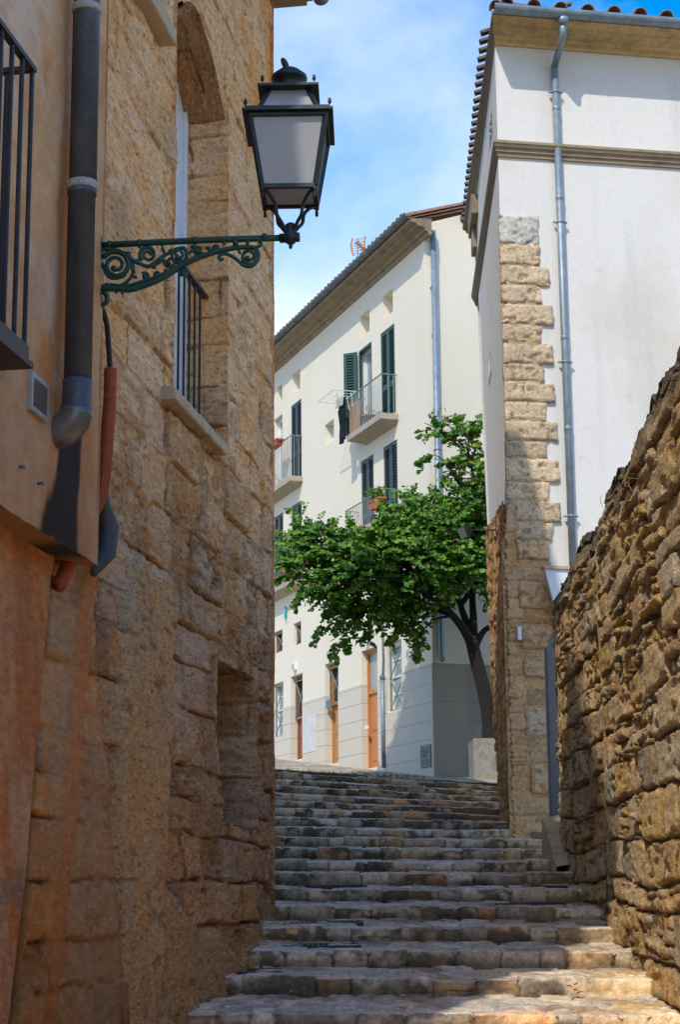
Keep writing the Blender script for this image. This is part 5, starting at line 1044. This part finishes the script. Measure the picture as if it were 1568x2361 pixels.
# balconies: slab and railing of bars
def balcony(px_wr, py_wr, px_c, py_c, px_l, rail_py, thick=.13, back_u=None):
    u0, z = FF.pix(px_wr, py_wr); p = atZ(px_c, py_c, z); uo, wo = FF.uw(p); wo = min(max(wo, .3), .75); ul = FF.pix(px_l, py_c, wo)[0] if back_u is None else back_u
    m = MB(); m.box(FF, u0, ul, z - thick, z, -.02, wo)
    m.add([FF.P(u0 + .05, z - thick - .001, wo - .05), FF.P(ul - .05, z - thick - .001, wo - .05), FF.P(ul - .18, z - thick - .09, -.01), FF.P(u0 + .18, z - thick - .09, -.01), FF.P(u0 + .05, z - thick - .001, -.01), FF.P(ul - .05, z - thick - .001, -.01)], [(0, 1, 2, 3), (0, 3, 4), (1, 5, 2)])
    o = m.build('balcony', M['concrete'], fh, bevel=.008); r_ = MB(); zr = FF.pix(px_c, rail_py, wo)[1]; i = .05
    r_.bar(FF.P(u0 + i, zr, -.02), FF.P(u0 + i, zr, wo - i), .03, .014); r_.bar(FF.P(u0 + i - .015, zr, wo - i), FF.P(ul - i + .015, zr, wo - i), .03, .014); r_.bar(FF.P(ul - i, zr, -.02), FF.P(ul - i, zr, wo - i), .03, .014)
    k = u0 + i
    while k < ul - i + .01: r_.tube([FF.P(k, z, wo - i), FF.P(k, zr, wo - i)], .0085, 6); k += .115
    k = .08
    while k < wo - i - .03: r_.tube([FF.P(u0 + i, z, k), FF.P(u0 + i, zr, k)], .0085, 6); r_.tube([FF.P(ul - i, z, k), FF.P(ul - i, zr, k)], .0085, 6); k += .115
    r_.build('railing', M['rail'], o); return u0, ul, z, zr, wo
b1 = balcony(919, 954, 877, 951, 799, 859)
b2 = balcony(922, 1190, 880, 1190, 790, 1127)
b3 = balcony(698, 1098, 660, 1102, 640, 1008, back_u=B1[1] + 2.0)
b4 = balcony(698, 1335, 664, 1338, 640, 1247, back_u=C3[1] + 2.0)
# fittings on the facade
def fit(px0, px1, py0, py1, w1, mat, name, bev=.004):
    a = FF.pix((px0 + px1) / 2, (py0 + py1) / 2); ua, ub = FF.pix(px1, (py0 + py1) / 2)[0], FF.pix(px0, (py0 + py1) / 2)[0]; h_ = (py1 - py0) / 4190 * FF.P(a[0], 0)[1] / 2
    m = MB(); m.box(FF, ua, ub, a[1] - h_, a[1] + h_, -.01, w1); return m.build(name, mat, fh, bevel=bev), (ua, ub, a[1] - h_, a[1] + h_)
lab = 0
for px0, px1, py0, py1 in ((680, 685, 1528, 1545), (760.5, 766, 1499, 1516), (848, 854, 1471, 1484)):
    o, e = fit(px0, px1, py0, py1, .07, M['frame'], 'door_light'); m = MB(); m.box(FF, e[0] + .02, e[1] - .02, e[2] + .03, e[3] - .03, .07, .09); m.build('light_cover', M['glass2'], o)
o, e = fit(753, 763, 1613, 1632, .02, M['zinc'], 'intercom') 
m = MB(); hh = (e[3] - e[2])
m.box(FF, e[0] + .02, e[1] - .02, e[2] + hh * .1, e[2] + hh * .4, .02, .026); m.box(FF, e[0] + .02, e[1] - .02, e[2] + hh * .5, e[2] + hh * .9, .02, .026); m.build('intercom_panel', M['dark'], o)
fit(843, 850, 1673, 1681, .025, M['frame'], 'bell_plate')
o, e = fit(699, 729, 1650, 1735, .022, plain('painted hatch', (.60, .60, .56), .7, 0, .1, 5), 'meter_hatch', .003)
pq, e = fit(973, 997, 1717, 1770, .035, M['plaque'], 'wall_plaque', .004)
tg = MB(); r = np.random.default_rng(17)
for k in range(16):
    z = e[3] - .05 - k * (e[3] - e[2] - .08) / 16
    if 5 < k < 11: continue
    x = e[0] + .05
    while x < e[1] - .05: L = .012 + .03 * r.random(); tg.box(FF, x, min(x + L, e[1] - .04), z, z + .010, .035, .0368); x += L + .012
tg.build('plaque_text', plain('plaque lettering', (.05, .05, .05), .6), pq)
def stroke(m, pts, x0, s, zc):                                   # letters run towards smaller u
    p = [FF.P(x0 - x * s, zc + y * s, .042) for x, y in pts]; m.tube(smooth(p, 5), .0055, 5)
tg = MB(); zc = (e[2] + e[3]) / 2 - .02; s_ = .105; x0 = e[1] - .02
LET = {'s': [(.62, .9), (.35, 1.0), (.12, .8), (.3, .55), (.6, .4), (.55, .1), (.2, 0), (.0, .15)], 'e': [(.05, .5), (.6, .55), (.5, .95), (.2, 1.0), (.02, .6), (.1, .1), (.45, 0), (.65, .2)], 'r': [(.1, 0), (.12, .9), (.1, .6), (.35, .95), (.6, .85)], 'o': [(.35, 1), (.05, .7), (.08, .2), (.35, 0), (.62, .3), (.58, .8), (.35, 1)]}
x = x0
for ch_ in 'sero': stroke(tg, [(a * .9, b * 1.5) for a, b in LET[ch_]], x, s_, zc); x -= .072
tg.build('graffiti', M['scrawl'], pq, True)
# turquoise lizard ornament on the wall
u, v = FF.pix(657.5, 1414, .04); m = MB(); lz_ = lambda a, b: FF.P(u - a, v + b, .035)
m.tube(smooth([lz_(.0, .17), lz_(-.01, .11), lz_(.015, .05), lz_(0, -.03), lz_(-.015, -.10), lz_(.01, -.17), lz_(.035, -.2)], 4), [.012, .018, .022, .026, .026, .02, .016, .02, .026, .03, .032, .034, .034, .034, .032, .03, .026, .022, .018, .014, .012, .01, .008, .006, .004], 8)
for a, b, c_, d_ in ((.02, .06, .08, .11), (-.02, .06, -.07, .03), (.02, -.05, .08, -.08), (-.02, -.05, -.08, -.02)): m.tube([lz_(a, b), lz_((a + c_) / 2, b), lz_(c_, d_)], .009, 5)
tag(m.build('lizard_ornament', M['teal'], None, True), 'small turquoise lizard ornament fixed high on the cream wall beside the stone house', 'ornament')
# dark rain head where the far roof meets the white house
b = MB(); p0 = FS.pix(1066, 506, .1); p1 = FS.pix(1100, 508, .1); b.box(FS, p0[0], p1[0] + .3, p0[1], p0[1] + .12, -.1, .22); b.build('rain_head', M['zincdark'], fh, bevel=.01)

# ---- things on the balconies and the roof
ant = thing('tv_antenna', 'old aerial with orange end pieces standing on the far tiled roof', 'antenna', FF.P(4, 13.6, -.4))
ay = 38.6; A3 = lambda px, py, dy=0: atY(px, py, ay + dy)
m = MB(); m.tube([A3(824, 640), A3(825, 549)], .016, 6); m.build('mast', M['rail'], ant)
m = MB()
for t in np.linspace(0, 1, 6): m.tube([A3(812 + 2 * t, 555 + 30 * t), A3(840 + 3 * t, 549 + 34 * t)], .006, 4)
for t in np.linspace(0, 1, 5): m.tube([A3(811 + 30 * t, 556 - 6 * t), A3(815 + 28 * t, 590 - 4 * t)], .005, 4)
m.build('reflector', M['rail'], ant)
m = MB()
for a, b in (((813, 549), (809, 562)), ((809, 562), (811, 577)), ((811, 577), (815, 590)), ((842, 545), (840, 560)), ((840, 560), (842, 584)), ((821, 557), (845, 582))): m.tube([A3(*a), A3(*b)], .022, 6)
for t in np.linspace(.1, .95, 6): m.tube([A3(821 + 24 * t - 5, 557 + 25 * t + 4, .1), A3(821 + 24 * t + 5, 557 + 25 * t - 4, -.1)], .014, 5)
m.build('director_boom', M['yellow'], ant)
u0, ul, zb_, zr, wo = b1
bd = MB(); ua = FF.pix(827, 940, wo - .12)[0]; ub = FF.pix(805, 940, wo - .12)[0]; bd.box(FF, ua, ub, zb_ + .01, zr - .10, wo - .14, wo - .11)
tag(bd.build('wooden_board', M['board'], None, bevel=.004), 'upright orange wooden board behind the bars of the top balcony', 'board')
rack = thing('drying_rack', 'white wire clothes airer hooked over the end of the top balcony rail', 'clothes airer', FF.P(ul, zr, wo))
m = MB(); cor = [atZ(x, y, zr + .02) for x, y in ((754, 917), (790, 902), (832, 908), (800, 921))]
RKP = [FF.P(ul - .45, zr + .03, wo - .05), FF.P(ul - .45, zr + .03, wo + .45), FF.P(ul + .55, zr + .03, wo + .45), FF.P(ul + .55, zr + .03, wo - .05)]
for i in range(4): m.tube([RKP[i], RKP[(i + 1) % 4]], .010, 6)
for t in (.2, .4, .6, .8): m.tube([RKP[0] + (RKP[3] - RKP[0]) * t, RKP[1] + (RKP[2] - RKP[1]) * t], .004, 5)
m.build('rack_frame', M['frame'], rack); m = MB(); m.tube(smooth([FF.P(ul + .45, zr + .03, wo), FF.P(ul + .30, zr + .13, wo + .1), FF.P(ul + .1, zr + .12, wo + .2), FF.P(ul, zr + .03, wo + .25)]), .009, 6)
for t in (.1, .35): m.tube([FF.P(ul - t, zr + .03, wo + .02), FF.P(ul - t, zr - .28, wo - .02)], .007, 6)
m.build('rack_arm', M['frame'], rack)
# black trousers hung from the airer: two legs
tr = MB(); pT = atZ(788, 926, zr + .0); Tu, Tw = FF.uw(pT); Tu = ul + .10; Tw = wo + .06; zt_ = zr; zb2_ = FF.pix(788, 1016, Tw)[1]
def leg(uo, ph, z0, z1):
    zs_ = np.linspace(z0, z1, 16); rings = []
    for i, z in enumerate(zs_):
        t = i / 15; a = np.linspace(0, 2 * math.pi, 15)[:-1]; hw = .085 + .012 * math.sin(5 * t + ph) + .02 * t; th = .028 + .010 * math.sin(7 * t + ph)
        rings.append([FF.P(Tu + uo + .015 * math.sin(4 * t + ph) + hw * math.cos(x) , z, Tw + .01 * math.sin(3 * t + ph) + th * math.sin(x) + .008 * math.sin(4 * x + 6 * t)) for x in a])
    n = 14; tr.add([p for r_ in rings for p in r_], [(i * n + k, i * n + (k + 1) % n, (i + 1) * n + (k + 1) % n, (i + 1) * n + k) for i in range(15) for k in range(n)] + [tuple(range(n)), tuple(15 * n + k for k in range(n))[::-1]])
leg(-.085, 0, zt_ - .22, zb2_); leg(.085, 1.7, zt_ - .22, zb2_ - .05)
hip = []; n = 18
for i in range(8):
    t = i / 7; z = zt_ + .0 - .30 * t; hip.append([FF.P(Tu + (.17 + .01 * math.sin(3 * t)) * math.cos(x), z, Tw + (.045 - .012 * t) * math.sin(x) + .008 * math.sin(5 * x)) for x in np.linspace(0, 2 * math.pi, n + 1)[:-1]])
tr.add([p for r_ in hip for p in r_], [(i * n + k, i * n + (k + 1) % n, (i + 1) * n + (k + 1) % n, (i + 1) * n + k) for i in range(7) for k in range(n)])
to = tag(tr.build('trousers', M['cloth'], None, True), 'black trousers hanging from the airer at the end of the top balcony', 'trousers')
wb = MB(); wb.lathe(FF.P(Tu, zt_ - .02, Tw), [(.16, -.02), (.168, 0), (.168, .035), (.16, .04)], 18); wb2 = MB()
wb2.grid(np.array([[FF.P(Tu + .2 - .4 * i / 12, zt_ + .045 - .10 * j - .03 * abs(math.sin(i * 1.3)) , Tw + .065 + .02 * math.sin(i * 1.9 + j)) for i in range(13)] for j in range(3)])); wb2.build('waistband', plain('pale lining', (.50, .46, .40), .9, 0, .1, 9), to, True)
def pot(name, label, cat, c, r0, r1, h_, box=None, leaves=60, size=.05, spread=.16, hgt=.16, seed=1, col=(.09, .17, .03), group=None):
    """planter with its plant: the plant is its own part"""
    t = thing(name, label, cat, c, group); m = MB(); c = np.asarray(c, float)
    if box: m.hexa([c + FF.U * a * box[0] * s + FF.N * b * box[1] * s + Z3 * z for z, s in ((0, .86), (h_, 1.0)) for a, b in ((-1, -1), (1, -1), (1, 1), (-1, 1))]); m.hexa([c + FF.U * a * box[0] * 1.06 + FF.N * b * box[1] * 1.1 + Z3 * z for z in (h_ - .03, h_ + .004) for a, b in ((-1, -1), (1, -1), (1, 1), (-1, 1))])
    else: m.lathe(c, [(r0, 0), (r1, h_ - .035), (r1 * 1.12, h_ - .034), (r1 * 1.12, h_), (r1 * .98, h_), (r1 * .95, h_ - .02)], 18)
    m.build('planter', M['terra'], t, True if not box else False); lf_ = MB(); r = np.random.default_rng(seed); bx, by = box or (r1 * .8, r1 * .8)
    for k in range(leaves):
        b0 = c + FF.U * (r.random() * 2 - 1) * bx * .8 + FF.N * (r.random() * 2 - 1) * by * .7 + Z3 * h_; a = r.random() * 6.28; tip = b0 + np.array([math.cos(a), math.sin(a), 0]) * spread * r.random() + Z3 * hgt * (.25 + .75 * r.random()); d = nrm(np.cross(tip - b0, r.normal(size=3))) * size * .4
        e = nrm(np.array([math.cos(a), math.sin(a), r.normal() * .5])) * size
        lf_.add([tip - e, tip + d, tip + e, tip - d], [(0, 1, 2, 3)], np.array(col) * (.6 + .8 * r.random())); lf_.add([b0 - d * .08, b0 + d * .08, tip], [(0, 1, 2)], np.array(col) * .7)
    lf_.build('foliage', M['leaf'], t); return t
pc = FF.pix(850, 958, wo - .18)[0]
pot('flower_pot', 'round terracotta pot with sparse sprigs on the top balcony floor', 'flower pot', FF.P(pc, zb_ + .005, wo - .2), .10, .14, .24, leaves=16, size=.035, hgt=.16, seed=2)
u0, ul, z2_, zr2, wo2 = b2; uw_ = FF.pix(900, 1146, wo2 - .03)[0]; zq = FF.pix(900, 1154, wo2)[1]
pot('window_box', 'long terracotta window box full of green leaves hung on the lower balcony rail', 'window box', FF.P(u0 + .20, zq - .04, wo2 + .05), 0, 0, .17, box=(.30, .08), leaves=190, size=.055, spread=.22, hgt=.24, seed=3, col=(.13, .25, .035))
u0, ul, z3_, zr3, wo3 = b3; uq = FF.pix(647, 1018, wo3)[0]
pot('window_box', 'terracotta trough on the rail of the left balcony, half hidden by the stone house', 'window box', FF.P(uq + .3, FF.pix(648, 1024, wo3)[1], wo3 + .02), 0, 0, .14, box=(.32, .09), leaves=24, size=.03, hgt=.08, seed=4)
u0, ul, z4_, zr4, wo4 = b4; ub4 = FF.pix(690, 1290, .6)[0]
pot('balcony_shrub', 'bright green potted shrub on the lowest left balcony behind the tree crown', 'potted shrub', FF.P(u0 + .75, z4_ + .005, wo4 - .2), .13, .17, .3, leaves=520, size=.055, spread=.42, hgt=.95, seed=5, col=(.13, .24, .03))
pot('balcony_shrub', 'low trailing potted plant at the foot of the lowest left balcony rail', 'potted shrub', FF.P(u0 + 1.25, z4_ + .005, wo4 - .16), .11, .15, .22, leaves=150, size=.05, spread=.3, hgt=.3, seed=6, col=(.12, .24, .03))

# ================================================================== TREE AND ITS PLANTER
TY = 31.8
tp = lambda px, py, dy=0.0: atY(px, py, TY + dy)
pt = thing('tree_planter', 'weathered concrete block planter at the foot of the tree', 'planter', tp(1130, 1805))
x0 = tp(1092, 1750, -.35)[0]; zt = tp(1110, 1702, -.35)[2]; y0 = TY - .35; m = MB()
A, B = np.meshgrid(np.linspace(x0, x0 + 1.2, 50), np.linspace(1.2, zt, 36), indexing='xy')
for gx in (lambda: np.stack([A, y0 + .012 * fbm(A * 4, B * 4, 4, 51), B], -1), lambda: np.stack([x0 + .012 * fbm(A * 4 + 9, B * 4, 4, 53) + 0 * A, y0 + (A - x0), B], -1)[:, ::-1], lambda: np.stack([A, y0 + (B - 1.2) / (zt - 1.2) * 1.2, zt + .015 * fbm(A * 5, B * 5, 4, 55)], -1)): m.grid(gx())
m.box(Fr((x0, y0 + .03, 0), (1, 0, 0), (0, -1, 0)), .05, 1.2, 1.2, zt - .03, -1.15, -.04); m.build('block', M['concrete2'], pt, True)
tree = thing('tree', 'leaning tree with round green leaves and a dark trunk beside the white house', 'tree', tp(1130, 1700))
tk = MB()
S = lambda *p: smooth([tp(*q) for q in p], 6)
def limb(pts, r0, r1, n=9):
    p = S(*pts); k = len(p); tk.tube(p, [r0 + (r1 - r0) * (i / (k - 1)) ** .8 for i in range(k)], n)
limb([(1136, 1712, 0), (1131, 1690, 0), (1124, 1630, 0), (1111, 1570, 0), (1098, 1520, 0), (1088, 1480, 0)], .145, .115, 14)
limb([(1134, 1715, 0), (1131, 1700, 0), (1128, 1680, 0)], .175, .135, 14)
BR = [([(1090, 1490), (1072, 1455, -.1), (1045, 1420, -.3), (1010, 1385, -.6), (960, 1350, -.9), (900, 1335, -1.1), (840, 1330, -1.2)], .10, .02),
      ([(1090, 1485), (1078, 1440, .1), (1062, 1395, .2), (1050, 1340, .1), (1030, 1270, 0), (1000, 1210, -.2)], .09, .02),
      ([(1092, 1480), (1092, 1430, .1), (1090, 1370, .2), (1095, 1280, .2), (1098, 1190, .1), (1090, 1090, .0), (1075, 1020, -.1)], .09, .012),
      ([(1098, 1488), (1112, 1460, .0), (1130, 1445, -.05), (1160, 1430, -.1), (1200, 1390, 0)], .07, .03),
      ([(1045, 1420, -.3), (1000, 1405, -.2), (940, 1400, 0), (880, 1400, .2), (820, 1420, .3), (770, 1440, .3)], .05, .012),
      ([(1010, 1385, -.6), (950, 1320, -.3), (880, 1270, 0), (800, 1250, .2), (730, 1260, .2), (690, 1240, .1), (680, 1205, .1)], .05, .008),
      ([(960, 1350, -.9), (880, 1350, -.8), (790, 1340, -.6), (720, 1320, -.4), (670, 1310, -.2)], .04, .008),
      ([(1062, 1395, .2), (1110, 1330, .8), (1130, 1250, 1.0), (1120, 1150, .8)], .06, .01),
      ([(1095, 1190, .1), (1050, 1100, -.1), (1020, 1060, -.1), (1000, 1048, -.1)], .03, .006), ([(1085, 1060, 0), (1040, 1010, 0), (1000, 985, 0), (978, 975, 0)], .022, .005),
      ([(1045, 1420, -.3), (1000, 1430, -.5), (965, 1470, -.6), (960, 1500, -.6)], .03, .005), ([(840, 1400, .2), (800, 1450, .2), (760, 1480, .2)], .02, .005)]
for pts, r0, r1 in BR: limb(pts, r0, r1)
# whitewashed foot is grey: part of the trunk
tk.build('trunk', M['bark'], tree, True)
CL = [(690, 1268, 40, .1), (735, 1250, 50, .1), (700, 1320, 42, -.2), (668, 1300, 26, -.2), (780, 1290, 60, 0), (830, 1255, 55, .1), (760, 1370, 52, -.2), (800, 1415, 48, .2), (850, 1330, 70, -.6), (900, 1235, 60, 0), (950, 1195, 52, 0), (905, 1385, 62, -.2), (960, 1300, 80, -.7), (1010, 1230, 72, -.3), (1045, 1320, 64, -.6), (1000, 1392, 36, -.3), (1090, 1230, 70, .1), (1110, 1300, 56, -.1), (1075, 1160, 48, 0), (1105, 1115, 38, .1), (1078, 1065, 24, 0), (1092, 1012, 28, 0), (1050, 1000, 20, 0), (1012, 985, 14, 0), (1040, 1066, 14, -.1), (945, 1432, 34, -.2), (850, 1410, 44, .2), (1130, 1270, 60, .5), (1150, 1190, 60, .7), (1180, 1300, 70, .6), (880, 1300, 70, .6), (990, 1280, 80, .7), (1060, 1230, 80, .9), (1040, 1330, 56, .6), (780, 1330, 55, .5), (935, 1350, 50, .6), (870, 1265, 50, -.5), (1000, 1180, 46, .3), (930, 1240, 55, -.5), (1125, 1370, 18, -.1)]
LV_, LF_, LC_ = [], [], []
r = np.random.default_rng(23); nL = 0
tmpl = np.array([(0, 0), (.36, -.02), (.56, .28), (.52, .62), (.30, .90), (0, 1.02)])
def add_leaf(p, nv, dn, s, col):
    """round leaf: base at p, hanging along dn, surface normal nv"""
    global nL
    dn = nrm(dn - nv * dn.dot(nv)); x = np.cross(dn, nv); V = []
    for a, b in tmpl: V.append(p + dn * b * s + x * a * s + nv * abs(a) * .22 * s)
    for a, b in tmpl[1:5][::-1]: V.append(p + dn * b * s - x * a * s + nv * abs(a) * .22 * s)
    LV_.extend(V); LF_.append((nL, nL + 1, nL + 2, nL + 3, nL + 4, nL + 5)); LF_.append((nL, nL + 5, nL + 6, nL + 7, nL + 8, nL + 9)); LC_.extend([col] * 10); nL += 10
def leaf_col(hi):
    c = np.array((.115, .25, .03)) * (.45 + .9 * r.random()); t = r.random()
    if t > .80: c = np.array((.19, .32, .035)) * (.7 + .5 * r.random())
    elif t < .25: c = np.array((.085, .22, .04)) * (.7 + .6 * r.random())
    if r.random() > .994: c = np.array((.42, .28, .03))
    return c
def spray(p, d, L, n, s=.10):
    """drooping twig with leaves down both sides"""
    p = np.array(p, float); d = nrm(d); pts = [p.copy()]
    for i in range(n):
        d = nrm(d + np.array([r.normal() * .16, r.normal() * .16, -.10 + r.normal() * .10])); p = p + d * L / n; pts.append(p.copy())
        for sg_ in (1, -1):
            nv = nrm(np.array([r.normal() * .55, -.45 + r.normal() * .55, .75 + r.normal() * .35])); side = nrm(np.cross(d, Z3) + np.array([1e-3, 0, 0])) * sg_
            add_leaf(p + side * .015, nv, side * .8 + d * .35 + np.array([0, -.1, -.55]), s * (.65 + .55 * r.random()), leaf_col(0))
    tw.tube(pts, [.006] + [.004] * (len(pts) - 1), 4, False)
tw = MB(); ctr = [tp(x, y, dy) for x, y, _, dy in CL]
for (cx, cy, rad, dy), c0 in zip(CL, ctr):
    R0 = rad / 4190 * TY; n = int(9 + 100 * (R0 / .5) ** 1.9)
    for k in range(n):
        v = nrm(r.normal(size=3)); q_ = c0 + v * R0 * (.50 + .5 * r.random() ** .5) * np.array([1, 1.25, .95])
        if v[2] < -.15 and r.random() < .45: continue
        spray(q_ - v * .12, v + np.array([0, -.2, .25]), .22 + .18 * r.random(), 6, .066 + .02 * r.random())
for (x, y, dx, dz, L) in ((690, 1215, -.5, .9, .5), (715, 1240, -.6, .8, .45), (665, 1330, -1, 0, .3), (700, 1370, -.8, -.6, .35), (740, 1440, -.5, -1, .4), (775, 1480, -.5, -.9, .35), (800, 1470, .3, -1, .3), (960, 1455, -.1, -1, .5), (970, 1440, .2, -1, .45), (930, 1450, -.9, -.5, .45), (960, 1480, -.1, -1, .35), (1010, 1000, -1, .1, .45), (1000, 1050, -1, .0, .4), (1060, 985, -.2, 1, .3), (1100, 990, .4, 1, .3), (850, 1455, -.4, -1, .3), (900, 1180, -.4, .9, .3), (945, 1155, -.2, 1, .35), (1045, 1120, -.6, .8, .3)):
    for k in range(3): spray(tp(x, y, r.normal() * .15), (dx + r.normal() * .2, r.normal() * .3, dz + r.normal() * .2), L, 9, .082)
cw_ = MB(); cw_.add(np.array(LV_), LF_, np.array(LC_)); cw_.build('crown', M['leaf'], tree)
tw.build('twigs', M['bark'], tree)
# red brown seed pods under the leaves
pdm = MB()
for k in range(46):
    c0 = ctr[r.integers(len(ctr))] + r.normal(size=3) * .22 + np.array([0, -.35, 0])
    for j in range(4): q_ = c0 + r.normal(size=3) * .05; e = np.array([r.normal() * .012, r.normal() * .012, -.07]); x = np.array([.008, 0, 0]); pdm.add([q_ - x, q_ + x, q_ + e + x * .4, q_ + e - x * .4], [(0, 1, 2, 3)], (.17, .045, .02))
pdm.build('seed_pods', M['leaf'], tree)

# ================================================================== LIGHT, SKY, CAMERA
SUN = nrm((-.40, -1.0, 1.12))
el = math.asin(SUN[2]); az = math.atan2(SUN[0], SUN[1])
sun = bpy.data.lights.new('sun', 'SUN'); sun.energy = 3.3; sun.angle = R_(.53); sun.color = (1, .95, .86)
so = bpy.data.objects.new('sun', sun); COL.objects.link(so); so.rotation_euler = Vector(SUN).to_track_quat('Z', 'Y').to_euler(); so.location = (0, -20, 40)
w = bpy.data.worlds.new('World'); scene.world = w; w.use_nodes = True; nt = w.node_tree; bg = nt.nodes['Background']
sky = N(nt, 'ShaderNodeTexSky', sky_type='NISHITA', sun_disc=False, sun_elevation=el, sun_rotation=az, altitude=30, air_density=1.0, dust_density=.6, ozone_density=2.5)
tc = N(nt, 'ShaderNodeTexCoord'); mp = N(nt, 'ShaderNodeMapping'); mp.inputs['Scale'].default_value = (1, 1, 1.9); mp.inputs['Location'].default_value = (1.15, .4, .95)
nt.links.new(tc.outputs['Generated'], mp.inputs['Vector']); nz = N(nt, 'ShaderNodeTexNoise', Scale=2.6, Detail=8, Roughness=.55, Distortion=.3); nt.links.new(mp.outputs['Vector'], nz.inputs['Vector'])
sx = N(nt, 'ShaderNodeSeparateXYZ'); nt.links.new(tc.outputs['Generated'], sx.inputs[0])
cl1 = rng_(nt, nz.outputs['Fac'], .47, .66, 0, 1); lowf = rng_(nt, sx.outputs[2], .28, .44, .56, .0)
mx = N(nt, 'ShaderNodeMath', operation='MAXIMUM'); nt.links.new(cl1, mx.inputs[0]); 
ad = N(nt, 'ShaderNodeMath', operation='MULTIPLY_ADD'); nt.links.new(cl1, ad.inputs[0]); ad.inputs[1].default_value = .5; nt.links.new(lowf, ad.inputs[2]); ad.use_clamp = True
hs = N(nt, 'ShaderNodeHueSaturation', Saturation=1.65, Value=1.85); nt.links.new(sky.outputs[0], hs.inputs['Color'])
cc = mix(nt, hs.outputs[0], (7.6, 8.2, 8.9), ad.outputs[0]); nt.links.new(cc, bg.inputs['Color']); bg.inputs['Strength'].default_value = .15
cam = bpy.data.cameras.new('camera'); cam.sensor_fit = 'VERTICAL'; cam.sensor_height = 24; cam.sensor_width = 24; cam.lens = 24 * F / 2361; cam.clip_end = 2000; cam.clip_start = .1
co = bpy.data.objects.new('camera', cam); COL.objects.link(co); co.matrix_world = Matrix([list(r_) for r_ in RC]).to_4x4(); scene.camera = co
scene.view_settings.view_transform = 'Standard'; scene.view_settings.look = 'None'; scene.view_settings.exposure = 0; scene.view_settings.gamma = 1
scene.render.engine = 'CYCLES'; scene.cycles.use_denoising = True; scene.cycles.max_bounces = 6
